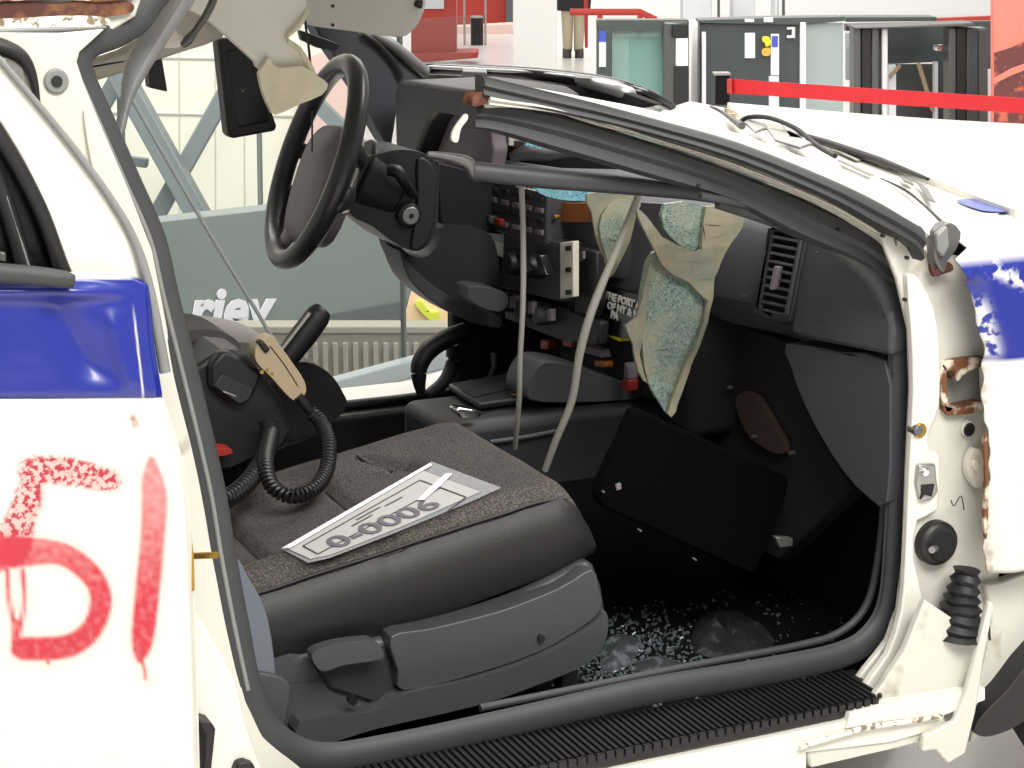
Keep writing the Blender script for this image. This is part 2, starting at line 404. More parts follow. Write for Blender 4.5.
# beige corrugated counter below the gallery
ct = empty('corrugated_counter', HF(-.55, 7.9, LOW)); tag(ct, 'beige corrugated counter behind the glass balustrade', 'counter')
box('counter_body', HF(-.60, 7.60, (LOW-.12)/2), (.95, .08, -.12-LOW), CORR, ct, RH, .01)
box('counter_top', HF(-.60, 7.60, -.11), (1.0, .12, .03), CORR, ct, RH, .005)
slat = None
for i in range(24):
    p = HF(-1.06+i*.04, 7.54, LOW)
    if slat is None:
        slat = box('slat', p+V((0, 0, .42)), (.02, .02, .84), CORR, ct, RH, .003); base = p
    else:
        s2 = slat.copy(); COL.objects.link(s2); reg(s2, WL[slat.name]+(p-base), ct)
# figure of peach cloth with a neon band, leaning on the counter
pe = empty('draped_figure', HF(-.42, 7.88, LOW)); tag(pe, 'peach cloth bundle with neon yellow band, beyond glass under steering column', 'bundle')
fh('cloth', [(392, 524), (396, 420), (398, 334), (404, 318), (409, 300), (417, 281), (424, 283), (436, 300), (452, 312), (458, 340), (462, 420), (464, 524), (430, 526)], 7.8, .16, PEACH, pe, .05, sm=4)
fh('band', [(415, 304), (421, 301), (430, 312), (438, 312), (439, 322), (433, 323), (423, 314)], 7.78, .06, NEON, pe, .012, sm=3)
# glass balustrade
bal = empty('glass_balustrade', HF(-.8, 5.75, 0)); tag(bal, 'glass balustrade with grey bottom rail beyond the car', 'balustrade')
p0, p1 = HF(-2.3, 3.88, 0), HF(-.14, 6.58, 0); bd = (p1-p0).normalized(); bn = V((-bd.y, bd.x, 0))
RB = Matrix((bd, bn, V((0, 0, 1)))).transposed()
L_ = (p1-p0).length; jt = PN(404, 360, p0, bn); jl = (jt-p0).dot(bd)
box('bottom_rail', (p0+p1)/2+V((0, 0, .03)), (L_, .06, .06), TRUSSM, bal, RB, .006)
for aa, bb in ((0, jl-.004), (jl+.004, L_)):
    box('glass_pane', p0+bd*((aa+bb)/2)+V((0, 0, .62)), (bb-aa, .012, 1.1), PANE, bal, RB, .001)
box('pane_joint', p0+bd*jl+V((0, 0, .62)), (.012, .016, 1.1), HGREEN, bal, RB, .001)
# steel truss in front of the cream wall
tr = empty('steel_truss', HF(-1.9, 10.3, LOW)); tag(tr, 'grey steel truss with crossing diagonals, behind the driver side opening', 'truss')
def beam(name, a, b_, wpx, d, t, parent=tr):
    dx, dy = b_[0]-a[0], b_[1]-a[1]; l = math.hypot(dx, dy); nx, ny = -dy/l*wpx/2, dx/l*wpx/2
    return fh(name, [(a[0]+nx, a[1]+ny), (b_[0]+nx, b_[1]+ny), (b_[0]-nx, b_[1]-ny), (a[0]-nx, a[1]-ny)], d, t, TRUSSM, parent, .008)
beam('diagonal', (113, 66), (318, 434), 22, 10.2, .12)
beam('diagonal', (232, 80), (40, 422), 17, 10.4, .10)
beam('diagonal', (121, 70), (84, 136), 16, 10.4, .10)
beam('diagonal', (304, 92), (362, 150), 14, 10.4, .10)
beam('upright', (119, 84), (121, 160), 6, 10.55, .06)
beam('upright', (256, -20), (260, 215), 4.5, 10.55, .06)
beam('foot_bracket', (126, 161), (147, 164), 9, 10.45, .06)
tag(tube('tie_rod', [PH(122, 82, 7.0), PH(204, 224, 7.0), PH(270, 334, 7.0), PH(310, 410, 7.0)], .0075, RUBBERL, None, 4, 8), 'thin grey steel tie rod running down in front of truss', 'rod')
# far hall, centre
tag(fh('white_column', [(513, -40), (557, -40), (557, 73), (513, 73)], 16.5, .35, BRIGHT, None, .01), 'plain white square column left of the standing person', 'column')
k = empty('red_kiosk', PZ(435, 60, 0)); tag(k, 'red information kiosk on a red plinth, right of sun visor', 'kiosk')
fh('kiosk_body', [(411, -40), (456, -40), (456, 54), (411, 54)], 18.9, .5, REDK, k, .02)
fh('kiosk_base', [(411, 53), (478, 52), (478, 58), (430, 62), (411, 62)], 18.8, .5, REDK, k, .02)
fh('kiosk_panel', [(424, -5), (444, -5), (444, 9), (424, 9)], 18.86, .05, PALEG, k, .005)
pw = tag(fh('red_partition_wall', [(455, -40), (514, -40), (514, 27), (455, 30)], 24.2, .3, REDW, None), 'red partition wall beyond the kiosk and black bin', 'wall')
pw2 = tag(fh('beige_low_bench', [(455, 27), (514, 24), (514, 34), (455, 38)], 23.2, .4, PINK, None, .02), 'beige low bench in front of red partition wall', 'bench')
db = tag(fh('dark_doorway_panel', [(506, -40), (514, -40), (514, 26), (506, 26)], 24.1, .08, SKIRT, None), 'narrow dark door panel left of the white column', 'panel')
bn_ = empty('ash_bin', PZ(477, 45, 0)); tag(bn_, 'slim black cylindrical bin standing between two thin posts', 'bin')
q = PZ(477, 45, 0)
cyl('bin_body', q, q+V((0, 0, .29)), .07, BLACKG, bn_, n=20); cyl('bin_rim', q+V((0, 0, .29)), q+V((0, 0, .31)), .074, STEEL, bn_, n=20)
for i, a_ in enumerate((464.5, 485.5)):
    qq = PZ(a_, 45, 0); o = cyl('barrier_pole', qq, qq+V((0, 0, 1.0)), .012, STEEL, None, n=10)
    tag(o, ('thin steel pole left of the black bin', 'thin steel pole right of the black bin')[i], 'pole', 'poles by the black bin')
tag(fh('pink_wall_panel', [(296, 60), (352, 40), (352, 215), (296, 215)], 11.3, .08, PINK, None, .01), 'pale pink wall panel seen through the steering wheel', 'panel')
# standing person, legs and lower jacket in view
fx0 = PZ(573, 57, 0)
pr_ = empty('person', fx0); tag(pr_, 'standing person in khaki trousers and long dark coat', 'person')
def PP(l, z, d=0): return fx0+RT*l+FH*d+V((0, 0, z))
def ellring(c, a_, b_, n=14): return [c+RT*(a_*math.cos(2*math.pi*i/n))+FH*(b_*math.sin(2*math.pi*i/n)) for i in range(n)]
body = bmesh.new()
def grow(rings, bm):
    R = [[bm.verts.new(p) for p in r] for r in rings]; q = len(R[0])
    for i in range(len(R)-1):
        for j in range(q): bm.faces.new([R[i][j], R[i][(j+1) % q], R[i+1][(j+1) % q], R[i+1][j]])
    bm.faces.new(R[0][::-1]); bm.faces.new(R[-1])
for s in (-1, 1):
    grow([ellring(PP(s*.055, .06), .046, .07), ellring(PP(s*.058, .28), .055, .08), ellring(PP(s*.062, .48), .062, .085), ellring(PP(s*.065, .74), .08, .1), ellring(PP(s*.06, .88), .09, .12)], body)
obj('trousers', body, KHAKI, pr_, 60)
body = bmesh.new()
grow([ellring(PP(0, .46), .17, .14), ellring(PP(0, .70), .19, .14), ellring(PP(0, .95), .185, .13), ellring(PP(0, 1.2), .21, .14), ellring(PP(0, 1.42), .19, .12), ellring(PP(0, 1.5), .07, .07), ellring(PP(0, 1.56), .06, .06)], body)
for s in (-1, 1):
    grow([ellring(PP(s*.24, 1.42), .06, .06), ellring(PP(s*.27, 1.12), .05, .05), ellring(PP(s*.25, .86, -.05), .042, .042)], body)
obj('jacket', body, JACKET, pr_, 60)
SKIN = mk('skin', (196, 150, 124), .6); HAIR = mk('dark_hair', (40, 32, 28), .8)
body = bmesh.new(); grow([ellring(PP(0, 1.54), .05, .05), ellring(PP(0, 1.58), .07, .085), ellring(PP(0, 1.66), .078, .1), ellring(PP(0, 1.74), .07, .09), ellring(PP(0, 1.78), .03, .04)], body)
obj('head', body, SKIN, pr_, 60)
body = bmesh.new(); grow([ellring(PP(0, 1.68, .015), .082, .1), ellring(PP(0, 1.75, .01), .078, .098), ellring(PP(0, 1.8, .01), .04, .05)], body)
obj('hair', body, HAIR, pr_, 60)
for s in (-1, 1):
    body = bmesh.new(); grow([ellring(PP(s*.062, 0, -.05), .045, .13), ellring(PP(s*.062, .05, -.04), .045, .12), ellring(PP(s*.06, .09, .01), .045, .06)], body)
    obj('shoe', body, SHOE, pr_, 60)
rp = tag(fh('red_post', [(583.5, -30), (588, -30), (588, 48), (585, 48)], 16.0, .06, REDW, None, .005), 'slim red post right beside the standing person', 'post')
rh_ = tube('red_handrail', [PH(570, 12, 13), PH(640, 12, 13), PH(656, 20, 13)], .022, REDW, None, 0, 8); tag(rh_, 'orange red handrail above the first security gate', 'handrail')
for a_ in (600, 640):
    q = PH(a_, 12, 13); cyl('handrail_post', V((q.x, q.y, 0)), q, .018, REDW, rh_, n=8)
for i, (a_, b_, mt_, d_) in enumerate(((683, 712, PALEG, 11.5), (733, 755, PALEG, 11.8), (775, 779, PALEG, 11.2))):
    tag(fh('grey_wall_pier', [(a_, -30), (b_, -30), (b_, 40), (a_, 40)], d_, .2, mt_, None, .01), ('broad pale grey pier behind the first security gate', 'pale grey pier behind the stickered gate panel', 'narrow pale grey mullion behind the stickered gate panel')[i], 'pier')
for a_ in (718, 783): fh('mullion', [(a_, -30), (a_+2, -30), (a_+2, 40), (a_, 40)], 11.1, .05, HGREEN, bpy.data.objects['grey_wall_pier'], .002)
# security gates
g1 = empty('security_gate', PH(645, 60, 8.5)-V((0, 0, PH(645, 60, 8.5).z))); tag(g1, 'security gate with teal glass leaf and card reader post, leftmost', 'gate', 'security gates')
def dn(px, y=175): return [(px[0][0], y)]
def rect(a_, b_, c_, d_): return [(a_, b_), (c_, b_), (c_, d_), (a_, d_)]
fh('top_frame', rect(597, 20, 689, 31), 8.5, .12, HGREEN, g1, .006)
fh('side_frame', rect(597, 30, 612, 257), 8.5, .10, HGREEN, g1, .006)
fh('glass_leaf', rect(612, 30, 664, 257), 8.54, .02, GLT, g1)
fh('reader_post', rect(664, 22, 689, 257), 8.46, .2, GATEG, g1, .008)
fh('leaf_reflection', rect(629, 37, 663, 250), 9.0, .02, GATEG, g1); fh('reader_screen', rect(676, 38, 688, 66), 8.45, .02, SIGNW, g1, .003)  # grey inner pane stands in for a dark reflection in the glass leaf
fh('reader_base', rect(674, 66, 689, 257), 8.45, .03, BLACK, g1, .003)
fh('reader_head', rect(672, 24, 688, 37), 8.44, .04, BLACK, g1, .005)
fh('blue_sign', rect(599, 31, 606, 42), 8.49, .012, BLUES, g1); fh('white_sign', rect(599, 42, 606, 67), 8.49, .012, PALEG, g1)
tag(fh('white_gate_post', rect(690.5, 21, 699.5, 257), 8.75, .1, BRIGHT, None, .005), 'plain white post between first and second security gates', 'post')
g2 = empty('security_gate', HF(1.05, 8.5, 0)); tag(g2, 'security gate with charcoal panel bearing yellow and white stickers', 'gate', 'security gates')
fh('panel', rect(700, 21, 801, 257), 8.5, .12, GATEK, g2, .01)
fh('top_trim', [(699, 20), (770, 18), (844, 17), (844, 21), (803, 25), (699, 23)], 8.48, .16, HGREEN, g2, .003)
fh('pale_edge', rect(702, 32, 706, 257), 8.48, .02, PALEG, g2)
fh('inner_stripe', rect(769, 76, 779, 257), 8.488, .012, PALEG, g2)
fh('sticker', rect(745, 33, 755, 58), 8.488, .012, SIGNW, g2); fh('sticker', rect(745, 19, 754, 22), 8.47, .012, SIGNW, g2); fh('sticker', rect(764, 17.5, 773, 22), 8.47, .012, SIGNW, g2)
fh('sticker', rect(771, 34, 779, 75), 8.488, .012, SIGNW, g2); fh('blue_symbol', rect(772, 36, 778, 47), 8.482, .008, BLUES, g2)
fh('yellow_sign', [(763, 37), (768, 36.5), (770.5, 40), (770, 45), (766, 46.5), (765, 43), (762.5, 41)], 8.482, .012, YEL, g2, 0, 3)
fh('amber_sign', [(762.5, 49), (770, 48), (771, 53), (768, 56), (762.5, 55)], 8.482, .012, AMBER, g2, 0, 2)
fh('latch', [(787, 27), (795, 27), (795, 38), (787, 38), (787, 35.5), (792, 35.5), (792, 29.5), (787, 29.5)], 8.482, .02, PALEG, g2)
fh('edge_post', rect(801, 22.5, 806, 257), 8.46, .1, BRIGHT, g2, .003)
fh('glass_leaf', rect(806, 23, 843, 257), 8.5, .02, GLP, g2)
g3 = empty('security_gate', HF(1.75, 8.5, 0)); tag(g3, 'open dark security gate frame with heavy posts, nearest the mural', 'gate', 'security gates')
fh('dark_back_panel', [(846, 24), (994, 21), (994, 257), (972, 257), (938, 257), (938, 62), (889, 64), (889, 257), (854, 257), (854, 31), (846, 31)], 8.9, .06, GATEK, g3)
fh('top_beam', [(846, 17), (937, 17), (937, 21), (846, 22)], 8.62, .16, HGREEN, g3, .004)
fh('head_rail', [(854, 27), (975, 23), (975, 26), (854, 29)], 8.4, .2, STEELD, g3, .004)
for i, (a_, b_, mt_) in enumerate(((854, 861, GATEG), (861, 872, BLACK), (872, 879, GATEG), (882, 888, PALEG), (949, 956, GATEG), (956, 967, BLACK), (967, 978, GATEK), (978, 988, GATEG))):
    fh('post', rect(a_, 28, b_, 257), 8.42+.01*(i % 2), .12, mt_, g3, .006)
fh('white_stile', rect(889, 65, 896, 257), 8.7, .05, SIGNW, g3); fh('white_stile', rect(935, 62, 938, 257), 8.7, .05, SIGNW, g3); fh('white_stile', rect(988, 70, 993, 257), 8.6, .05, SIGNW, g3)
beam('stay_rod', (919, 63), (934, 112), 4, 8.66, .03, g3).data.materials[0] = BEIGE
beam('stay_rod', (901, 65), (890, 78), 3, 8.66, .03, g3).data.materials[0] = BEIGE
fh('dark_leaf', rect(896, 64, 935, 250), 9.2, .03, GATEG, g3); fh('chrome_bar', rect(934, 45, 949, 51), 8.5, .04, CHROME, g3, .01)
fh('pale_window', rect(846, 33, 853, 80), 9.3, .03, GLP, g3)
tag(fh('red_top_rail', [(925, 19), (995, 16), (995, 21), (937, 21)], 9.4, .05, REDW, None), 'thin red rail above the open gate frame', 'rail')
mu = empty('mural_board', HF(2.1, 7.8, 0)); tag(mu, 'salmon and dark brown mural board at the right edge', 'mural')
fh('board', rect(994, -40, 1060, 268), 7.8, .06, POSTER, mu, .004)
fh('dark_print', [(994, 53), (1010, 48), (1024, 42), (1060, 36), (1060, 150), (994, 150)], 7.797, .003, POSTERD, mu)
fh('pale_streak', [(994, 78), (1012, 68), (1030, 62), (1030, 68), (1010, 76), (994, 84)], 7.794, .003, POSTER, mu)
# queue barrier
qb = empty('queue_barrier', HF(.83, 7.5, 0)); tag(qb, 'queue barrier post with a red retractable belt, behind the hood', 'barrier')
t = PH(722.5, 73, 7.5); b0 = V((t.x, t.y, 0))
cyl('base_plate', b0, b0+V((0, 0, .02)), .17, BLACK, qb, n=28, bevel=.005)
cyl('pole', b0+V((0, 0, .02)), V((t.x, t.y, t.z-.12)), .027, STEELD, qb)
fh('head', rect(715, 74, 730, 106), 7.48, .06, BLACKG, qb, .006); fh('head_cap', rect(714, 73, 731, 75.5), 7.47, .07, STEEL, qb, .003)
fh('clip', rect(727, 79, 732, 94), 7.47, .05, REDW, qb, .003)
pts = [(730, 79, 93, 7.5), (800, 83.5, 98, 7.15), (880, 89, 104, 6.75), (960, 94, 109, 6.4), (1045, 99.5, 115, 6.05)]
bm = bmesh.new(); R = []
for a_, y0, y1, d_ in pts: R.append([bm.verts.new(PH(a_, y0, d_)), bm.verts.new(PH(a_, y1, d_))])
for i in range(len(R)-1): bm.faces.new([R[i][0], R[i+1][0], R[i+1][1], R[i][1]])
obj('belt', bm, BELT, qb, 0, solid=.003)
# ================================================================== the wrecked patrol car: shell
car = empty('patrol_car', (0.1, .75, 0)); tag(car, 'wrecked white and blue patrol car with the front passenger door missing', 'car')
SKN = -.10                                             # outer skin of the right-hand side
def wob(x, y, s=.01, a=1.0): return noise.noise(V((x*s, y*s, 3.1)))*a
# ---- rear door skin with blue band and sprayed 51
edge = [(272, 122), (285, 150), (300, 151), (340, 153), (396, 162), (430, 174), (470, 185), (520, 190), (600, 194), (660, 196), (718, 198), (800, 200)]
def crw(p): return [(q.x, q.y, q.z) for q in cr(p, 6)]
FIVE_SP = [[(30, 470, 12), (62, 470, 14), (110, 480, 11)], [(36, 468, 13), (24, 510, 14), (10, 545, 18)]]
FIVE = [[(-8, 556, 17), (14, 552, 16), (55, 552, 12), (80, 564, 11.5), (97, 584, 11), (100, 606, 11), (90, 630, 11), (66, 646, 12), (24, 648, 12)], [(36, 462, 3), (36, 492, 8), (22, 540, 8)],
        [(7, 570, 3), (9, 600, 2.2), (17, 636, 3)], [(22, 570, 3), (24, 600, 2.2), (19, 630, 2.6)], [(16, 622, 4), (16, 650, 6)], [(48, 652, 2), (48, 662, 2)]]
ONE = [[(151, 460, 4), (152, 480, 11), (154, 500, 13), (152, 540, 12.5), (147, 590, 12.5), (142, 640, 11), (139, 660, 3)], [(139, 655, 3), (144, 668, 1.6), (145, 678, 1.8)]]
FIVE = [crw(p) for p in FIVE]; ONE = [crw(p) for p in ONE]; FIVE_SP = [crw(p) for p in FIVE_SP]
rows = []; A = {k_: [] for k_ in ('blue', 'red', 'speck_red', 'rust')}
ny, nx = 250, 150
for j in range(ny+1):
    py = 272+(800-272)*j/ny; xr = interp(edge, py); xl = -260
    r = []; av = {k_: [] for k_ in A}
    for i in range(nx+1):
        t = i/nx; px = xl*(1-t)**2.2+xr*(1-(1-t)**2.2)
        dep = SKN
        dep -= .02*math.exp(-((py-420)/200)**2)                           # belly of the panel
        dep -= .012*math.exp(-((py-292)/7)**2)*ss(140, 70, px)            # ridge under the window
        d1 = abs((px-96)*.5+(py-330)*-.30+14)
        dep += .010*math.exp(-(d1/9)**2)*ss(285, 310, py)*ss(390, 360, py)*ss(10, 60, px)   # crease
        dep -= .006*math.exp(-((px-104-(py-290)*.28)/9)**2)*ss(300, 330, py)*ss(396, 380, py)
        dep += .006*math.exp(-((py-398)/3.0)**2)*ss(-40, 10, px)
        dep += .002*wob(px, py, .012)+.0015*wob(px+400, py, .03)
        dep += .012*ss(8, 0, xr-px)
        r.append(PY(px, py, dep))
        top = 281-max(0, px)*.02
        bl = ss(top-.8, top+.8, py)*ss(400.5, 399, py+(.012*px if px > 0 else 0))
        sep = abs(px-(131+(py-290)*.11))
        if px > 110: bl *= 1-.7*ss(1.6, .6, sep)*ss(300, 330, py) if px < 160 else 1
        av['blue'].append(bl)
        if px < -40 or py < 440 or py > 690:
            av['red'].append(0); av['speck_red'].append(0); av['rust'].append(ss(10, 0, math.hypot(px-133, (py-421)*.8))*.9); continue
        rd = min(dist_poly(px, py, p) for p in FIVE[:1]+FIVE[2:]+ONE); fade = (.72+.28*ss(470, 620, py))*(.92+.16*wob(px*3, py*3, .05))
        av['red'].append(min(1, (ss(2.5, -3.0, rd)+.16*ss(14, 0, rd))*fade*.92+.42*ss(5, -4, min(dist_poly(px, py, FIVE[1]), dist_poly(px, py, FIVE_SP[0]), dist_poly(px, py, FIVE_SP[1])))))
        av['speck_red'].append(ss(3, -3, min(dist_poly(px, py, p) for p in FIVE_SP)))
        rs = ss(10, 0, math.hypot(px-133, (py-421)*.8))*.9+ss(8, 0, math.hypot(px-116, py-228))
        av['rust'].append(rs)
    rows.append(r)
    for k_ in A: A[k_].append(av[k_])
rd_ = grid('rear_door', rows, WHITE, car, A, solid=.004)
rd_['label'] = 'white rear door with blue band and red sprayed number 51'
fy('door_inner_panel', [(-260, 285), (146, 290), (158, 396), (180, 470), (188, 560), (192, 800), (-260, 800)], SKN+.03, .03, WHITE2, rd_, .004)
fr = [(-120, -90), (-40, 10), (0, 58), (60, 128), (105, 188), (130, 233), (147, 292), (122, 286), (80, 288), (66, 272), (45, 215), (20, 160), (0, 127), (-60, 40), (-140, -40)]
fy('window_frame', fr, SKN+.005, .04, WHITE, rd_, .006)
tube('frame_edge_strip', [PY(a, b_, SKN+.0) for a, b_ in ((-60, -12), (0, 60), (60, 131), (106, 192), (134, 240), (150, 292), (165, 372))], [.0032, .0035, .004, .0045, .005, .0062, .007], RUBBERL, rd_, 5, 8)
fy('quarter_glass', [(-260, 40), (-60, 60), (0, 140), (40, 215), (64, 276), (-260, 276)], SKN+.03, .005, BLACKG, rd_, 0)
tube('window_seal', [PY(a, b_, SKN+.005) for a, b_ in ((-60, 50), (0, 136), (38, 205), (58, 258), (66, 276))], [.008, .009, .009, .009, .008], BLACK, rd_, 5, 8)
tube('window_sill_trim', [PY(a, b_, SKN-.036) for a, b_ in ((-260, 258), (0, 273), (60, 279), (74, 281))], [(.009, .0115), (.009, .0115), (.009, .0105), (.006, .007)], STEELD, rd_, 5, 10)
rd_.children[-1].data.materials[0] = RUBBER
tube('window_divider', [PY(a, b_, SKN+.012) for a, b_ in ((-6, 170), (12, 222), (26, 272))], .010, BLACK, rd_, 4, 8)
tube('window_divider_edge', [PY(a, b_, SKN+.005) for a, b_ in ((6, 196), (17, 230), (30, 272))], .0024, RUBBERL, rd_, 4, 6)
fy('door_lock_slot', [(0, 252), (6, 253), (6, 262), (0, 261)], SKN+.012, .012, STEELD, rd_, .001)
cyl('striker_bolt', PY(193, 556, SKN+.02), PY(217, 555, SKN-.01), .0042, BRASS, car, n=14)
fy('striker_plate', [(187, 527), (191, 530), (194, 556), (195, 590), (191, 592), (188, 556)], SKN-.004, .01, BRASS, car, .001)
# ---- B pillar and roof rail
bp_ = fy('b_pillar', [(-120, 32), (60, 33), (105, 29), (80, 52), (77, 62), (84, 84), (98, 118), (128, 188), (152, 250), (168, 330), (183, 400), (198, 470), (214, 560), (231, 640), (246, 700), (264, 738), (300, 768), (330, 800), (180, 800), (180, 715), (172, 520), (160, 440), (140, 380), (135, 290), (122, 245), (92, 190), (45, 125), (28, 98), (22, 66), (-10, 46), (-120, 36)], 0.0, .10, WHITE2, car, .006)
fy('pillar_crease', [(84, 110), (104, 160), (122, 215), (134, 268), (128, 262), (108, 212), (92, 168)], -.006, .01, WHITE2, bp_, .004, sm=3)
c0 = PY(56, 81, 0); 
cyl('bolt_hole_collar', c0+V((0, -.004, 0)), c0+V((0, .01, 0)), .0145, RUBBERL, bp_, n=24, bevel=.002); cyl('bolt_hole', c0+V((0, -.006, 0)), c0+V((0, .006, 0)), .0065, BLACK, bp_, n=18)
tube('door_gap_seal', [PY(a, b_, -.01) for a, b_ in ((-30, 38), (4, 48), (22, 58), (32, 76), (38, 104))], [.009, .010, .0085, .006, .003], BLACK, bp_, 5, 8)
dg = fy('dogleg_panel', [(180, 600), (196, 612), (214, 640), (236, 680), (244, 716), (262, 770), (280, 800), (180, 800)], -.045, .05, WHITE, bp_, .012, sm=3)
fy('rubber_stop', [(199, 720), (213, 724), (216, 730), (212, 768), (211, 800), (204, 800), (203, 768), (205, 735), (199, 727)], -.075, .04, BLACK, bp_, .003)
fy('drain_plug', [(238, 764), (246, 762), (254, 765), (258, 774), (234, 774)], -.06, .02, BLACK, bp_, .003)
rr_ = fy('roof_rail', [(-120, -60), (150, -60), (148, -20), (136, 16), (112, 31), (60, 35), (-120, 36)], .02, .12, WHITE2, car, .008)
fy('rust_strip', cr2([(-120, 4), (-20, 5), (20, 1), (60, 4), (96, -2), (130, 2), (132, 12), (106, 17), (60, 19), (20, 18), (-120, 22)], 3, True), .012, .012, RUST2, rr_, .003)
fy('flaking_strip', cr2([(-120, 18), (0, 19), (60, 16), (104, 17), (106, 25), (60, 28), (0, 32), (-120, 35)], 3, True), .006, .02, FLAKE, rr_, .003)
fy('rust_lip', cr2([(-120, -14), (40, -9), (100, -11), (140, -16), (134, -3), (100, 2), (60, 0), (-120, 3)], 3, True), .008, .02, RUST, rr_, .003)
tube('drip_gutter', [PY(a, b_, .008) for a, b_ in ((-120, 37), (0, 31), (60, 29), (106, 27))], [.0032, .0034, .0034, .002], RUBBERL, rr_, 4, 8)
# ---- roof panel (over the cabin, above the picture)
rows = []
for j in range(9):
    y = .05+1.42*j/8; rows.append([V((x, y, 1.455+.03*math.sin(math.pi*j/8)-.02*max(0, x)*2)) for x in [-1.7+1.95*i/10 for i in range(11)]])
rf = grid('roof', rows, WHITE, car, solid=.03)
# ---- door opening seal: one long rubber profile round the opening
SP = [(176, -30, .07), (150, -2, .06), (136, 18, .05), (116, 31, .035), (88, 42, .025), (76, 58, .02), (80, 80, .02), (95, 114, .02), (124, 180, .02), (150, 240, .02), (163, 295, .015), (181, 367, .01), (200, 445, .01), (212, 500, .01), (221, 555, .01), (234, 624, .01), (248, 690, .012), (272, 734, .012), (320, 757, .012), (400, 746, .012), (520, 720, .012), (644, 692, .012), (760, 672, .012), (840, 655, .012), (873, 634, .012), (890, 600, .012), (896, 540, .012), (899, 470, .012), (902, 400, .012), (900, 345, .012), (890, 300, .014), (868, 266, .02), (830, 238, .03), (780, 216, .05), (720, 196, .07)]
prof = [(-1, -.55), (-.55, -1), (.2, -1), (.45, -.55), (.6, -.9), (1, -.6), (1, .6), (.5, 1), (.1, .6), (-.3, 1), (-.8, .8), (-1, .2)]
def sealw(a, b_):
    if b_ < 60: return .019
    if a < 260: return .019
    if b_ > 620: return .019
    return .0185
pts = [PY(a, b_, y) for a, b_, y in SP]
cen = V((0.05, 0.02, .85))
rr = [(sealw(a, b_)*.62, sealw(a, b_)) for a, b_, y in SP]
fine = cr(pts, 6); fr2 = []
for i in range(len(rr)-1):
    for j in range(6):
        t = j/6; fr2.append((rr[i][0]*(1-t)+rr[i+1][0]*t, rr[i][1]*(1-t)+rr[i+1][1]*t))
fr2.append(rr[-1])
# sweep with the profile's sideways axis along y
bm = bmesh.new(); rings = []
n_ = len(fine)
for i, p in enumerate(fine):
    tg = (fine[min(i+1, n_-1)]-fine[max(i-1, 0)]).normalized(); s = V((0, 1, 0)); s = (s-tg*s.dot(tg)).normalized(); u = tg.cross(s)
    rings.append([bm.verts.new(p+s*(fr2[i][0]*c)+u*(fr2[i][1]*d)) for c, d in prof])
for i in range(n_-1):
    for j in range(len(prof)): bm.faces.new([rings[i][j], rings[i][(j+1) % len(prof)], rings[i+1][(j+1) % len(prof)], rings[i+1][j]])
bm.faces.new(rings[0][::-1]); bm.faces.new(rings[-1])
seal = obj('door_seal', bm, RUBBER, car, 50)
tube('seal_lip', [PY(a, b_, y-.012) for a, b_, y in SP[6:17]], .0032, RUBBERL, seal, 5, 8)
tube('inner_seal_lip', [PY(a, b_, .05) for a, b_ in ((700, 196), (760, 208), (805, 225), (840, 244), (866, 268), (880, 300), (885, 345), (886, 420), (884, 500), (878, 560), (866, 606), (840, 632), (800, 645), (700, 664), (600, 684), (480, 708))], .0062, RUBBER, seal, 5, 8)
# ---- sill
sl_ = fy('sill', [(520, 810), (548, 772), (640, 752), (868, 706), (905, 650), (925, 600), (985, 640), (980, 700), (960, 735), (880, 752), (760, 772), (600, 800)], -.09, .012, WHITE2, car, .004)
box('sill_beam', (-.10, -.03, .362), (1.16, .10, .06), WHITE2, sl_, None, .008)
SILLP = [(-.42, -.10), (.47, -.098)]
pl = slab('sill_plate', [V((-.42, -.10, .395)), V((.472, -.098, .395)), V((.505, .012, .395)), V((-.42, .012, .395))], (0, 0, .018), BLACK, car, .004)
bm = bmesh.new()
for i in range(84):
    x = -.40+i*.0104
    box_bm((x+.012, -.045, .4145), (.0052, .100, .006), None, bm)
for i in range(60): box_bm((-.40+i*.0146, -.100, .411), (.010, .006, .010), None, bm)
rb = obj('tread_ribs', bm, BLACK, pl, 0); rb['kind'] = 'stuff'
# outer rocker with torn lower lip
lo = fy('rocker_panel', [(540, 800), (566, 780), (640, 764), (700, 752), (780, 735), (842, 722), (880, 712), (945, 714), (940, 728), (890, 742), (806, 752), (806, 800)], -.104, .03, WHITE, car, .004)
fy('rocker_front', [(850, 713), (880, 705), (985, 688), (985, 700), (942, 716), (880, 722), (846, 729)], -.108, .04, WHITE, car, .004)
tube('torn_lip', [PY(a, b_, -.112) for a, b_ in ((800, 748), (830, 738), (870, 727), (905, 722), (942, 716))], [.003, .004, .0045, .004, .003], FLAKE, lo, 4, 8)
fy('rocker_lower', [(806, 748), (942, 718), (948, 722), (936, 738), (880, 752), (810, 768)], -.10, .03, WHITE2, lo, .004)
fy('torn_corner', [(925, 736), (955, 722), (968, 690), (978, 650), (990, 602), (994, 604), (984, 660), (976, 712), (966, 753), (948, 764), (936, 750), (922, 752)], -.118, .012, WHITE2, lo, .003)
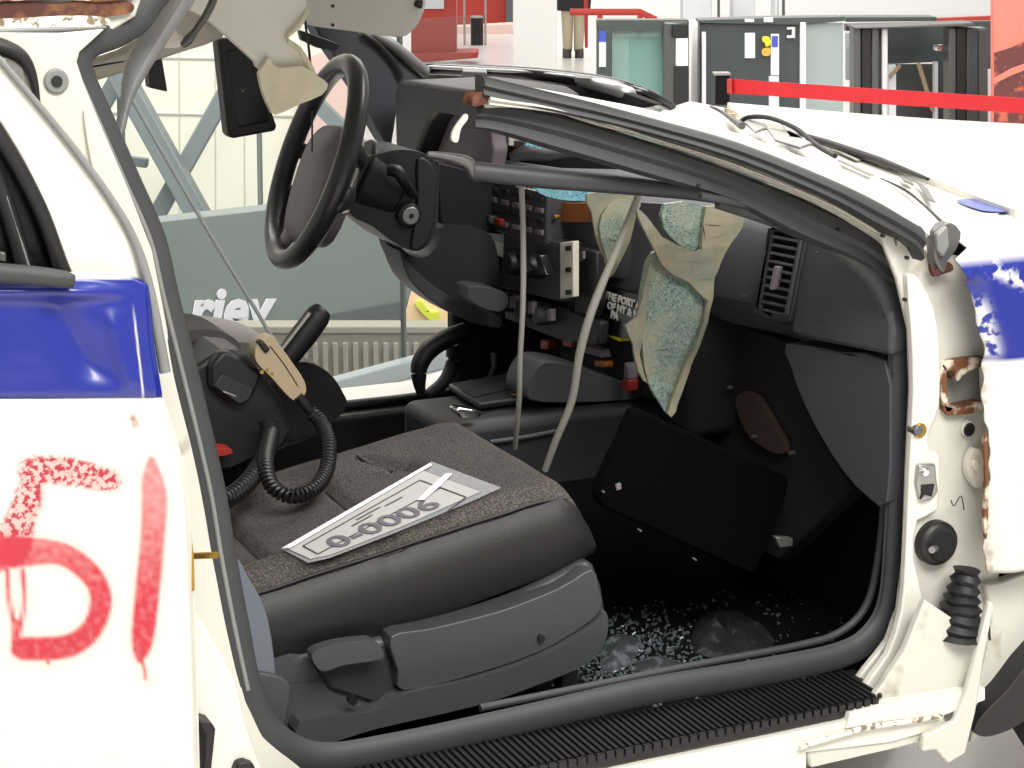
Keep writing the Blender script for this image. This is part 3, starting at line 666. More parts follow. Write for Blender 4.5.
# ---- hinge pillar
hole1 = [(945, 364), (982, 360), (984, 410), (948, 412)]
hp = fy('hinge_pillar', [(880, 232), (925, 246), (966, 258), (986, 296), (1000, 345), (1000, 430), (1000, 520), (1000, 600), (990, 700), (870, 705), (895, 640), (905, 560), (908, 470), (912, 390), (910, 330), (898, 280)], -.035, .012, WHITE2, car, .004, [hole1])
fy('hinge_pillar_flange', [(908, 275), (922, 282), (935, 310), (940, 345), (940, 405), (930, 430), (929, 450), (940, 455), (938, 510), (918, 520), (914, 560), (924, 600), (915, 645), (885, 695), (862, 692), (888, 655), (902, 610), (906, 560), (910, 470), (914, 390), (912, 330)], -.048, .014, WHITE, hp, .004, sm=2)
fy('hinge_pocket', [(940, 355), (990, 352), (990, 418), (940, 418)], -.015, .004, mk('grey_pocket_primer', (150, 152, 148), .6), hp, .001)
for q_ in ([(943, 362), (984, 357), (985, 366), (968, 372), (958, 382), (955, 371), (946, 372)], [(944, 405), (956, 409), (985, 403), (985, 410), (950, 416)], [(941, 366), (947, 368), (948, 402), (954, 408), (946, 412), (941, 392)]):
    fy('rusty_hinge_edge', cr2(q_, 2, True), -.046, .03, RUST, hp, .002)
def disc(name, a, b_, y, r, mt, parent, t=.01, n=22, bev=.002): 
    p = PY(a, b_, y); return cyl(name, p, p+V((0, t, 0)), r, mt, parent, n=n, bevel=bev)
disc('access_hole_rim', 969, 429, -.042, .0125, WHITE2, hp); disc('access_hole', 970, 430, -.044, .0105, BLACK, hp)
disc('hinge_bolt', 919, 431, -.056, .0085, STEELD, hp, .02, 6); disc('bolt_washer', 921, 431, -.052, .011, BRASS, hp, .008)
fy('check_bracket', [(919, 465), (936, 464), (937, 478), (939, 492), (932, 500), (921, 502), (917, 484)], -.056, .02, STEEL, hp, .003)
fy('check_hole', [(922, 485), (935, 484), (932, 497), (925, 495), (921, 500)], -.058, .012, BLACK, hp, .001)
disc('check_nut', 927, 473, -.066, .0075, CHROME, hp, .012, 6)
fy('oval_cap', cr2([(975, 449), (984, 455), (985, 474), (980, 489), (971, 480), (968, 466)], 4, True), -.052, .014, LABELW, hp, .004)
fy('cap_boss', cr2([(976, 460), (980, 466), (977, 472), (973, 466)], 4, True), -.057, .01, LABELW, hp, .002)
gp_ = PY(941, 545, -.055)
cyl('rubber_grommet', gp_, gp_+V((0, .03, 0)), .034, BLACK, hp, n=30, bevel=.007)
cyl('grommet_throat', gp_+V((.003, -.003, -.003)), gp_+V((.003, .012, -.003)), .024, DARK, hp, n=24, bevel=.003)
cyl('grommet_pin', PY(932, 550, -.075), PY(936, 548, -.05), .0052, STEEL, hp, n=10)
fy('sill_corner', cr2([(852, 694), (866, 668), (888, 640), (904, 600), (918, 640), (905, 680), (888, 700)], 2, True), -.02, .012, WHITE2, hp, .003)
# torn rubber bellows hanging from the grommet
bel = []
A0, A1 = V((967, 570, 0)), V((958, 636, 0)); N_ = 29
for i in range(N_):
    t = i/(N_-1); a = A0.lerp(A1, t); wv = .5+.5*math.cos(t*7*2*math.pi)
    bel.append((a.x-2*t, a.y, .014+.021*t+.006*wv))
bm = tube_bm([PY(a, b_, -.075) for a, b_, r in bel], [r for a, b_, r in bel], 18, V((0, 1, 0)))
for v in bm.verts: v.co += V((noise.noise(v.co*30), noise.noise(v.co*30+V((5, 0, 0))), noise.noise(v.co*30+V((0, 7, 0)))))*.003
obj('rubber_bellows', bm, BLACK, hp, 40)
for q_ in ([(988, 626), (990, 640)], [(955, 636), (960, 650)]): cyl('bellows_rag', PY(q_[0][0], q_[0][1], -.085), PY(q_[1][0], q_[1][1], -.085), .003, BLACK, hp, .0018, 8)
fy('rust_patch', cr2([(929, 618), (938, 622), (936, 632), (955, 634), (982, 634), (982, 638), (950, 642), (930, 641)], 3, True), -.05, .012, RUST, hp, .002)
for q_ in ([(921, 656), (925, 664), (921, 672), (928, 680), (938, 682), (926, 684), (918, 674)], [(938, 668), (948, 674), (950, 682), (942, 674)], [(955, 690), (962, 684), (966, 676), (958, 684)]):
    fy('torn_paint_flap', q_, -.052, .006, STEELD, hp, .001)
disc('sill_bolt', 966, 686, -.046, .0055, STEELD, hp)
tube('loose_wire', [PY(a, b_, -.05) for a, b_ in ((951, 500), (954, 506), (961, 496), (964, 510))], .0009, BLACK, hp, 4, 6)
for i, (a, b_) in enumerate(((908, 258), (884, 236), (886, 224), (906, 300), (700, 186), (840, 230))): disc('trim_pin', a, b_, -.055 if i < 4 else .0, .0028, BLACK, hp, .006, 10, .0005)
# ---- A pillar, cut through and bent inwards: rows run from the base (front) to the cut end (rear)
def strip(name, spec, mt, parent, prof=None, sm=5, n=10):
    """spec: (px, py top, py bottom, y, depth) sections"""
    secs = []
    for a, t0, t1, y, dep in spec:
        secs.append((PY(a, t0, y), PY(a, t1, y), dep))
    T = cr([s[0] for s in secs], sm); B = cr([s[1] for s in secs], sm); D = cr([(s[2], 0, 0) for s in secs], sm)
    rings = []
    for p, q, d in zip(T, B, D):
        d = d.x; rings.append([p+V((0, d, 0)), p+V((0, d*.25, 0)), p.lerp(q, .12)+V((0, 0, 0)), p.lerp(q, .45)+V((0, -.004, 0)), p.lerp(q, .6)+V((0, .003, 0)), p.lerp(q, .88), q+V((0, d*.25, 0)), q+V((0, d, 0))])
    return loft(name, rings, mt, parent, smooth=50)
ap = strip('a_pillar', [(940, 226, 262, -.045, .06), (900, 200, 240, -.04, .06), (850, 175, 214, -.03, .06), (800, 155, 190, -.01, .06), (741, 134, 170, .02, .06), (660, 112, 142, .06, .06), (600, 100, 126, .09, .05), (545, 90, 110, .12, .04), (486, 82, 110, .14, .04)], WHITE, car)
strip('window_channel', [(925, 228, 262, -.07, .03), (914, 222, 246, -.068, .03), (878, 201, 226, -.06, .03), (827, 177, 198, -.045, .03), (741, 143, 162, -.005, .03), (660, 120, 137, .04, .03), (600, 104, 122, .07, .03), (551, 92, 112, .095, .03), (484, 76, 97, .12, .03)], RUBBER, ap)
pg = strip('pillar_trim', [(912, 268, 292, .0, .04), (893, 248, 284, -.002, .04), (858, 224, 262, .005, .04), (801, 197, 238, .02, .04), (740, 173, 206, .045, .04), (700, 158, 192, .06, .04), (640, 138, 175, .085, .05), (560, 114, 152, .12, .05), (500, 104, 134, .14, .05), (476, 104, 130, .15, .05)], PILLARG, ap)
strip('reveal_strip', [(918, 288, 302, -.03, .03), (900, 248, 256, -.03, .03), (866, 222, 229, -.022, .03), (820, 197, 204, -.012, .03), (741, 164, 170, .018, .03), (660, 138, 143, .055, .03), (570, 110, 116, .09, .03), (490, 94, 106, .12, .03)], WHITE, ap)
fy('rusty_cut_end', cr2([(476, 93), (490, 92), (492, 99), (486, 104), (474, 107), (472, 101)], 3, True), .125, .03, RUST2, ap, .002)
fy('peeled_paint_flap', cr2([(463, 117), (467, 114), (468, 119), (461, 129), (458, 142), (452, 140), (454, 130)], 3, True), .135, .006, LABELW, ap, .001)
tube('hanging_trim_bar', [PY(a, b_, y) for a, b_, y in ((474, 171, .20), (540, 178, .17), (640, 186, .13), (720, 195, .09), (790, 213, .055))], [(.012, .0135), (.012, .0145), (.012, .014), (.011, .013), (.009, .008)], PILLARG, ap, 6, 12)
tube('bent_bracket', [PY(a, b_, .2) for a, b_ in ((428, 154), (450, 157), (468, 163), (476, 176), (481, 178))], [.004, .006, .009, .008, .004], STEELD, ap, 5, 8)
fy('pillar_chip', [(895, 240), (898, 238), (897, 246)], -.05, .004, STEELD, ap, .0005)
# ---- cowl, hood, fender
rows = []
for j, zz in enumerate((1.095, 1.092, 1.088, 1.075)):
    rows.append([])
far = [(690, 102), (745, 113), (800, 128), (862, 150), (925, 173), (975, 192), (1018, 207)]
near = [(640, 125), (700, 146), (760, 166), (830, 196), (872, 218), (912, 238), (944, 246)]
F_ = [PZ(a, b_, 1.088) for a, b_ in far]; Nn = [PZ(a, b_, 1.068) for a, b_ in near]
rows = [cr(F_, 4), cr([a.lerp(b_, .5)+V((0, 0, .008)) for a, b_ in zip(F_, Nn)], 4), cr(Nn, 4)]
cw = grid('cowl', rows, WHITE, car, solid=.004)
SLOTM = mk('air_slot_shadow_grey', (128, 126, 118), .7)
for i, (a, b_, c, d) in enumerate(((853, 150, 892, 164), (866, 149, 912, 166), (886, 148, 922, 163), (840, 157, 872, 170), (900, 150, 935, 165), (835, 146, 858, 155))):
    q0, q1 = PZ(a, b_+4, 1.094), PZ(c, d+6, 1.092); dd = (q1-q0).normalized(); s = V((-dd.y, dd.x, 0))*.0042
    slab('air_slot', [q0-s, q1-s, q1+s, q0+s], (0, 0, .002), SLOTM, cw, .0005)
slab('blue_fender_patch', [PZ(a, b_, 1.0905) for a, b_ in cr2([(957, 201), (975, 199.5), (1017, 198.5), (1021, 203), (1017, 211), (990, 212), (972, 208)], 3, True)], (0, 0, .0012), mk('blue_car_paint', (60, 74, 150), .35, coat=.3), cw, .0004)
# wiper remains
wz = 1.11
wp = tube('wiper_arm', [PZ(740, 122, wz), PZ(750, 117, wz+.012), PZ(770, 118, wz+.02), PZ(795, 128, wz+.015), PZ(815, 144, wz), PZ(835, 156, wz)], .005, BLACK, cw, 6, 8)
tube('wiper_stub', [PZ(710, 106, wz+.02), PZ(722, 112, wz+.01), PZ(742, 126, wz)], [.003, .004, .008], STEELD, cw, 5, 8)
for q_ in ([(744, 124), (760, 120), (768, 130), (755, 134)], [(766, 130), (790, 134), (812, 146), (800, 150), (775, 142)], [(780, 124), (796, 132), (806, 142), (790, 140)]):
    slab('wiper_linkage', [PZ(a, b_, wz) for a, b_ in q_], (0, 0, .006), STEEL, cw, .002)
slab('wiper_pivot', [PZ(a, b_, wz-.006) for a, b_ in ((724, 112), (736, 116), (742, 126), (730, 122))], (0, 0, .01), RUST, cw, .002)
tube('hood_gap_rubber', [PZ(a, b_, 1.100) for a, b_ in ((788, 131), (830, 144), (880, 161), (928, 179))], [.005, .008, .008, .003], BLACK, cw, 5, 8)
tube('cowl_crack', [PZ(a, b_, 1.093) for a, b_ in ((880, 178), (905, 190), (925, 206), (948, 228))], [.001, .0025, .002, .003], BLACK, cw, 4, 6)
for q_ in ([(916, 182), (928, 190), (936, 204), (928, 200)], [(900, 176), (912, 182), (914, 186), (904, 182)]): slab('paint_scrape', [PZ(a, b_, 1.096) for a, b_ in q_], (0, 0, .002), STEELD, cw, .0005)
# hood: rear edge on the gap, falling gently to the front
HB = [PZ(a, b_, 1.094) for a, b_ in ((692, 103.5), (745, 118), (800, 134), (862, 156), (925, 179), (975, 198), (1024, 214))]
HB[0] = V((1.17, 1.52, 1.10))
HFr = [V((2.15, 1.50-.235*i, 1.0+.012*math.sin(math.pi*i/6))) for i in range(7)]
rows = []
for t in [i/10 for i in range(11)]:
    rows.append(cr([a.lerp(b_, t)+V((0, 0, .026*math.sin(math.pi*i/6)*ss(0, .35, t)+.004*math.sin(math.pi*i/6)-.02*t*(1-t))) for i, (a, b_) in enumerate(zip(HB, HFr))], 4))
rows.insert(0, [p+V((-.004, 0, -.05)) for p in rows[0]]); rows.append([p+V((.06, 0, -.25)) for p in rows[-1]])
hd = grid('hood', rows, WHITE, car, solid=.006)
# fender
fe_edge = sorted((PY(a, b_, SKN).z, PY(a, b_, SKN).x) for a, b_ in ((956, 258), (966, 276), (976, 300), (984, 330), (985, 362), (984, 400), (988, 450), (984, 520), (988, 570), (1003, 592)))+[(1.06, .60), (1.074, .605), (1.08, .63), (1.084, .67), (1.087, .70)]
rows = []; A = {k_: [] for k_ in ('blue', 'chip', 'rust')}
zb1, zb0 = PY(990, 259, SKN).z, PY(1000, 357, SKN).z
secz = [.575+(1.03-.575)*i/60 for i in range(61)]
prof_f = [(z, SKN-.015*math.sin((z-.56)/.47*math.pi)) for z in secz]+[(1.043, SKN+.004), (1.055, SKN+.014), (1.066, SKN+.032), (1.074, SKN+.06), (1.080, SKN+.10), (1.084, SKN+.14), (1.086, SKN+.165)]
for z, y in prof_f:
    x0 = interp(fe_edge, z)+.008*noise.noise(V((z*40, 1.3, 0))); r = []; av = {k_: [] for k_ in A}
    for i in range(61):
        t = (i/60)**1.8; x = x0+(1.75-x0)*t
        yy = y+.006*noise.noise(V((x*9, z*9, 2)))+.012*ss(.035, 0, x-x0)*(1 if z < 1.03 else 0)
        dz = -.03*max(0, x-1.0) if z > 1.03 else 0
        p = V((x, yy, z+dz)); a, b_ = proj(p); r.append(p)
        bl = ss(zb0-.004, zb0-.002, z-.006*(x-x0)*0)*ss(zb1+.002, zb1-.001, z)
        if 957 < a < 1021 and 198 < b_ < 214 and z > 1.04: bl = max(bl, ss(199, 201, b_)*ss(213, 209, b_)*ss(957, 964, a)*ss(1021, 1017, a)*.8)
        av['blue'].append(bl)
        ch = .75*ss(18, 4, a-interp([(262, 958), (300, 975), (345, 988), (360, 990)], b_))*ss(290, 310, b_)*ss(362, 350, b_) + .8*ss(10, 2, abs(b_-(268+(a-990)*.45)))*ss(978, 992, a)*ss(1050, 1015, a)*(b_ > 258)
        av['chip'].append(min(1, ch)); av['rust'].append(ss(6, 1, a-interp([(262, 950), (300, 970), (345, 984), (400, 984), (520, 986), (600, 994)], b_))*.5+ss(12, 2, math.hypot(a-1006, b_-582)))
    rows.append(r)
    for k_ in A: A[k_].append(av[k_])
fe = grid('front_fender', rows, WHITE, car, A, solid=.003)
fe['label'] = 'white front fender with blue band and torn rear edge'
fy('fender_liner', [(985, 585), (1003, 582), (1060, 560), (1060, 640), (1012, 680), (985, 718), (972, 745), (978, 690), (992, 620)], -.05, .02, WHITE2, fe, .004)
fy('torn_seam', cr2([(984, 440), (988, 440), (989, 500), (987, 540), (984, 520), (986, 480)], 3, True), SKN-.012, .006, RUST, fe, .001)
fy('wheel_arch_flare', cr2([(974, 730), (986, 712), (1008, 690), (1040, 650), (1100, 600), (1100, 690), (1040, 712), (1010, 730), (985, 737)], 3, True), -.09, .08, BLACK, car, .01)
fy('crumpled_corner', cr2([(936, 232), (950, 222), (962, 232), (958, 248), (948, 262), (945, 274), (938, 266), (934, 250)], 2, True), -.06, .02, STEELD, car, .006)
fy('crumpled_corner_sheet', [(937, 234), (948, 226), (950, 246), (944, 258), (938, 250)], -.068, .01, RUBBERL, bpy.data.objects['crumpled_corner'], .003)
fy('rust_tear', cr2([(931, 264), (938, 268), (950, 262), (954, 270), (944, 274), (934, 277)], 2, True), -.056, .008, RUST2, hp, .001)
# ---- far side, floor and bulkhead
box('floor_pan', (-.2, .72, .30), (1.95, 1.44, .05), CARPET, car, None, .004)
fwall = box('bulkhead', (.80, .72, .67), (.05, 1.40, .70), DARK, car, None, .004)
box('kick_panel', (.70, .035, .62), (.20, .03, .52), DARK, car, None, .01)
box('far_kick_panel', (.62, 1.42, .72), (.36, .04, .80), DARK, car, None, .01)
fs = box('far_sill', (-.25, 1.42, .475), (1.5, .13, .15), WHITE, car, None, .012)
tube('far_sill_seal', [V((-.9, 1.35, .545)), V((0, 1.35, .545)), V((.46, 1.35, .552)), V((.52, 1.36, .62))], .012, BLACK, car, 4, 8)
box('far_sill_trim', (-.1, 1.325, .43), (1.2, .03, .2), DARK, car, None, .01)
box('transmission_tunnel', (.1, .74, .42), (1.3, .28, .28), CARPET, car, None, .05, 4)
for (xx, yy) in ((1.25, .08), (1.25, 1.42), (-1.35, .08), (-1.35, 1.42)):
    wcy = V((xx, yy, .345)); bm = tube_bm([wcy+V((0, -.11, 0)), wcy+V((0, -.1, 0)), wcy+V((0, .1, 0)), wcy+V((0, .11, 0))], [.30, .345, .345, .30], 36, V((0, 0, 1)))
    wl = obj('wheel', bm, BLACK, car, 40); bm = tube_bm([wcy+V((0, -.115, 0)), wcy+V((0, .115, 0))], [.2, .2], 28, V((0, 0, 1))); obj('wheel_rim', bm, STEELD, wl, 40, .01)
# ================================================================== the cabin
# ---- passenger seat
def zt(x): return .612+.172*(x+.41)
def seat_top(x, y):
    z = zt(x)+.012*math.sin(max(0, min(1, (y-.19)/.43))*math.pi)*0
    e = min(y-.185, .63-y)
    z += .012*ss(0, .05, e)-.018*ss(.07, .14, e)*ss(.06, -.10, x)
    inx = ss(-.06, -.10, x)
    for g in (.285, .525): z -= .016*math.exp(-((y-g-.03*ss(-.2, -.06, x)*(1 if g < .4 else -1))/.008)**2)*ss(.0, -.06, x)
    ux = -.045+.05*((y-.405)/.12)**2*-1
    if .25 < y < .56: z -= .015*math.exp(-((x-(-.02-.35*(y-.405)**2/.12))/.010)**2)
    if .285 < y < .525:
        for g in (-.16, -.33): z -= .014*math.exp(-((x-g)/.009)**2)
    for g in (-.19, -.17): 
        if y < .285: z -= .004*math.exp(-((x-g)/.009)**2)
    z -= .085*max(0, (x-.075)/.07)**2.2
    z += .0015*noise.noise(V((x*25, y*25, 0)))
    return z
bm = bmesh.new(); rings = []; NXs = 110; NYs = 84
for i in range(NXs+1):
    x = -.56+.705*i/NXs; xf = max(0, (x-.06)/.085); zb = zt(x)-.125+.03*max(0, x+.1)
    ins = .02*xf**2.5
    zn = seat_top(x, .19)
    r = [V((x, .180+ins, zb)), V((x, .163+ins, zb*.75+zn*.25)), V((x, .158+ins, zb*.4+zn*.6)), V((x, .165+ins, zb*.15+zn*.85)), V((x, .178+ins, zn-.006)), V((x, .186+ins, zn-.008))]
    for j in range(NYs+1):
        y = .19+ins+(.44-2*ins)*j/NYs; r.append(V((x, y, seat_top(x, y))))
    zn2 = seat_top(x, .63); r += [V((x, .642-ins, zn2-.02)), V((x, .65-ins, zb*.5+zn2*.5)), V((x, .635-ins, zb))]
    rings.append([bm.verts.new(p) for p in r])
q = len(rings[0])
for i in range(NXs):
    xm = -.56+.705*(i+.5)/NXs
    for j in range(q):
        f = bm.faces.new([rings[i][j], rings[i][(j+1) % q], rings[i+1][(j+1) % q], rings[i+1][j]])
        if j < 5 or j >= NYs+6 or xm > .118: f.material_index = 1
        elif j < 12 or (j < 20 and xm < -.25): f.material_index = 2
        elif xm > .085: f.material_index = 2
bm.faces.new(rings[0][::-1]).material_index = 1; bm.faces.new(rings[-1]).material_index = 1
seat = obj('passenger_seat', bm, [FAB, LEATH, FABL], car, 50)
seat['label'] = 'dark grey passenger seat cushion with woven top and leatherette sides'
tube('piping', [V((x, .186+.02*max(0, (x-.06)/.085)**2.5, seat_top(x, .19)-.004)) for x in [-.5+.6*i/12 for i in range(13)]], .0028, LEATH, seat, 3, 8)
for nm_, ln_ in (('seam', [(x, .285+.03*ss(-.2, -.06, x)) for x in [-.5+.48*i/14 for i in range(15)]]), ('seam', [(x, .525-.03*ss(-.2, -.06, x)) for x in [-.5+.44*i/14 for i in range(15)]]), ('seam', [(-.02-.35*(y-.405)**2/.12, y) for y in [.25+.31*i/12 for i in range(13)]]), ('seam', [(-.16, .285+.24*i/8) for i in range(9)]), ('seam', [(-.33, .285+.24*i/8) for i in range(9)])):
    tube(nm_, [V((x, y, seat_top(x, y)+.001)) for x, y in ln_], .0028, BLACK, seat, 2, 6)
bs = fy('seat_base', [(225, 560), (262, 612), (300, 655), (393, 637), (501, 607), (583, 563), (594, 562), (603, 588), (607, 612), (603, 640), (590, 660), (560, 675), (479, 703), (372, 728), (300, 745), (262, 735), (238, 690)], .165, .46, PLAST, seat, .018, seg=4)
fy('side_shield', cr2([(391, 637), (430, 629), (501, 611), (560, 588), (592, 570), (600, 592), (602, 606), (590, 622), (540, 652), (470, 676), (404, 691), (398, 670)], 3, True), .140, .05, PLAST, bs, .014, seg=4)
fy('lower_shield', cr2([(300, 722), (372, 712), (404, 694), (470, 680), (540, 656), (592, 626), (606, 612), (607, 636), (590, 662), (540, 684), (479, 705), (372, 730), (310, 748)], 3, True), .132, .06, PLAST, bs, .016, seg=4)
fy('recline_lever', cr2([(312, 655), (330, 646), (360, 641), (376, 642), (384, 654), (378, 660), (345, 665), (322, 671)], 4, True), .125, .022, PLAST, bs, .010, seg=4)
fy('lever_recess', [(310, 660), (388, 648), (400, 690), (372, 704), (330, 690)], .158, .02, DASHD, bs, .006)
p = PY(353, 701, .131); cyl('screw_recess', p+V((0, -.002, 0)), p+V((0, .01, 0)), .0065, BLACK, bs); p = PY(541, 638, .137); cyl('trim_screw', p+V((0, -.004, 0)), p+V((0, .01, 0)), .0052, BLACK, bs, n=10)
for x in (-.02, .13): fy('seat_leg', [(536 if x < 0 else 562, 660), (552 if x < 0 else 578, 655), (552 if x < 0 else 580, 712), (536 if x < 0 else 562, 715)], .24, .03, DASHD, bs, .004)
fy('belt_guide', cr2([(236, 560), (250, 580), (264, 606), (272, 640), (276, 688), (264, 694), (252, 672), (244, 630)], 3, True), .10, .012, STRAPM, seat, .003)
fy('belt_anchor_cover', cr2([(250, 676), (268, 674), (288, 682), (290, 700), (280, 735), (262, 722), (252, 700)], 3, True), .09, .03, PLAST, seat, .006)
tube('seat_wire', [PY(a, b_, .06) for a, b_ in ((246, 642), (248, 660), (252, 690), (262, 720))], .0014, BLACK, seat, 4, 6)
rings = []
for t in [i/10 for i in range(11)]:
    z = .60+.56*t; x = -.565-.17*t; hw = .225-.05*t**3; th_ = .06-.02*t
    rings.append([V((x+th_*(.75+.25*math.cos(2*a))*math.cos(a)*1.0+(.02*abs(math.sin(a))**3 if math.cos(a) > 0 else 0), .41+hw*math.copysign(abs(math.sin(a))**.5, math.sin(a)), z)) for a in [2*math.pi*k_/32 for k_ in range(32)]])
loft('backrest', rings, FAB, seat, smooth=50)
# ---- dash
DF = [(0.045, .548), (.12, .545), (.25, .540), (.40, .532), (.55, .49), (.70, .430), (.95, .405), (1.2, .40), (1.38, .42)]
rows = []
for i in range(41):
    y = .045+1.335*i/40; x = interp(DF, y); tz = 1.060
    rows.append([V((.72, y, .84)), V((.72, y, tz)), V((x+.10, y, tz)), V((x+.03, y, tz-.01)), V((x+.005, y, tz-.035)), V((x, y, tz-.08)), V((x+.002, y, .925)), V((x+.008, y, .905)), V((x+.03, y, .898)), V((x+.05, y, .86)), V((x+.09, y, .84))])
dash = loft('dashboard', rows, DASH, car, smooth=40)
dash['label'] = 'grey passenger side dashboard with end air vent'
fx('lower_end_panel', cr2([(786, 343), (838, 352), (884, 360), (890, 420), (887, 502), (868, 498), (842, 470), (818, 432), (800, 395), (790, 365)], 2, True), .540, .05, DASH, dash, .012, seg=3)
fx('end_cap', [(800, 222), (880, 262), (892, 330), (890, 356), (800, 338), (790, 330)], .528, .03, DASH, dash, .008)
# vent, tilted outlet set in the dash face
VX = .521
bez = [(772, 222), (806, 227), (806, 236), (789, 322), (781, 324), (753, 315), (753, 305)]
inn = [(772, 231), (799, 236), (784, 314), (759, 308)]
vt = fx('air_vent', bez, VX, .02, DASHD, dash, .003, [inn[::-1]])
fx('vent_back', [(768, 228), (802, 233), (786, 318), (756, 312)], VX+.016, .006, DARK, vt, 0)
fx('vent_frame_light', [(799, 236), (801.5, 237), (786.5, 315), (784, 314)], VX-.004, .012, DASH, vt, .001)
def lerp2(a, b_, t): return (a[0]+(b_[0]-a[0])*t, a[1]+(b_[1]-a[1])*t)
for i in range(9):
    t0 = (i+.08)/9*1.0; t0 = .055+i*.105; t1 = t0+.032
    L0, R0, L1, R1 = lerp2(inn[0], inn[3], t0), lerp2(inn[1], inn[2], t0), lerp2(inn[0], inn[3], t1), lerp2(inn[1], inn[2], t1)
    fx('vent_slat', [L0, R0, R1, L1], VX+.002, .010, DASH, vt, .0008)
fx('vent_tab', [(774, 266), (777, 267), (772, 290), (769, 289)], VX-.006, .012, DASHP, vt, .001)
for i in range(6):
    a = 774+i*5.6; b_ = 219+i*1.7
    fx('demist_slat', [(a, b_-1), (a+2.2, b_), (a+1.6, b_+7), (a-.8, b_+6)], VX+.0, .012, DARK, dash, .0006)
for i, (a, b_) in enumerate(((808, 304), (819, 325), (742, 296), (816, 252))):
    p = PX(a, b_, .524); cyl('dash_chip', p, p+V((.006, 0, 0)), .0014, STEELD, dash, n=6)
# bare structure behind where the glove box was
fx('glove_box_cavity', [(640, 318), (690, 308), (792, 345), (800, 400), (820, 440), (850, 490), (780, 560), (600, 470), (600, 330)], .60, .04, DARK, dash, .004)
fx('brown_backing', cr2([(735, 402), (742, 392), (756, 395), (772, 420), (786, 448), (776, 454), (752, 440), (740, 420)], 3, True), .585, .01, BROWNF, dash, .002)
fx('brown_backing', cr2([(690, 345), (700, 335), (715, 345), (722, 375), (712, 388), (695, 372)], 3, True), .585, .01, BROWNF, dash, .002)
for a, b_ in ((712, 423), (751, 437), (789, 453), (704, 333), (692, 372), (727, 388)):
    p = PX(a, b_, .575); cyl('cavity_screw', p, p+V((.01, 0, 0)), .0035, STEELD, dash, n=8)
# centre: purple grey facing with agency lettering below
fx('facing_panel', [(606, 200), (700, 206), (690, 250), (676, 292), (640, 296), (598, 284), (600, 240)], .452, .02, DASHP, dash, .004)
bpy.data.objects['facing_panel'].data.materials[0] = mk('streaked_grey_facing', (70, 68, 76), .6, var=(24, .3))
tp = fx('agency_plate', [(596, 284), (652, 298), (654, 345), (592, 332)], .428, .012, BLACKG, dash, .002)
o_ = PX(602, 297.5, .4275); xv = (PX(650, 309.5, .4275)-o_).normalized()
for i, (s_, a, b_, fs_) in enumerate((('THE PORT AUTH', 604.5, 298, 1), ('OF NY & NJ', 607, 308, 1), ('PA', 610.5, 317.5, 1))):
    p = PX(a, b_, .4268); tx = text('lettering', s_, .0185, TEXTW, frame4(p, V((0, -1, .03))*1.25, V((0, -.16, .99)).normalized()), tp, bold=.0008, depth=.0006)
# ---- instrument housing, binnacle
fx('instrument_hood', [(394, 92), (397, 83), (404, 80), (470, 90), (482, 98), (482, 114), (470, 118), (436, 112), (428, 122), (418, 148), (411, 172), (409, 192), (398, 192), (395, 140)], .300, .20, BLACK, dash, .008)
fx('instrument_back', [(404, 100), (486, 104), (494, 150), (490, 172), (470, 170), (440, 165), (404, 192)], .345, .03, DASHP, dash, .004)
fx('instrument_slot', [(412, 148), (420, 120), (424, 110), (430, 112), (418, 150)], .33, .02, BLACKG, dash, .001)
fx('silver_clip', [(414, 126), (420, 116), (422, 120), (417, 130)], .325, .01, STEELD, dash, .001)
p = PX(472, 134, .39); cyl('cluster_boss', p, p+V((-.04, 0, 0)), .016, GREYB, dash, n=14)
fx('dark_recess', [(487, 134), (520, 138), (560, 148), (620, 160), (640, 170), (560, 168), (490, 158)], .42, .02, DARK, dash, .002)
fx('white_terminal', [(500, 136), (509, 136), (509, 146), (500, 145)], .39, .03, LABELW, dash, .002)
fx('grey_duct', [(510, 140), (530, 143), (530, 148), (510, 147)], .40, .02, DASHP, dash, .002)
# ---- windscreen base frame curling up at the far side
rim = tube('windscreen_frame', [PZ(402, 84, 1.17), PZ(414, 73, 1.19), PZ(434, 69, 1.195), PZ(480, 71, 1.195), PZ(540, 75, 1.195), PZ(600, 82, 1.19), PZ(640, 92, 1.175), PZ(668, 106, 1.14)], [(.014, .010), (.014, .012), (.014, .013), (.014, .014), (.014, .015), (.016, .014), (.018, .012), (.02, .01)], BLACKG, dash, 6, 10)
tube('frame_bright_edge', [PZ(a, b_, z) for a, b_, z in ((430, 67, 1.2), (480, 69.5, 1.2), (540, 73, 1.2), (590, 79, 1.197))], .004, STEEL, dash, 5, 8)
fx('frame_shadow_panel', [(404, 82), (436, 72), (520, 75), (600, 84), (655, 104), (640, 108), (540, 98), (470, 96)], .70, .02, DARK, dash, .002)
tube('frame_silver_end', [PZ(575, 80, 1.19), PZ(605, 86, 1.185), PZ(630, 94, 1.172), PZ(655, 105, 1.14)], [.010, .014, .015, .012], STEEL, dash, 5, 10)
for a, b_, c_ in ((474, 74, 13), (582, 80, 9)): 
    q_ = [(a-c_, b_-3), (a+c_, b_-1), (a+c_, b_+4), (a-c_+2, b_+3)]; slab('frame_bracket', [PZ(x_, y_, 1.19) for x_, y_ in q_], (0, 0, .012), STEELD, dash, .002)
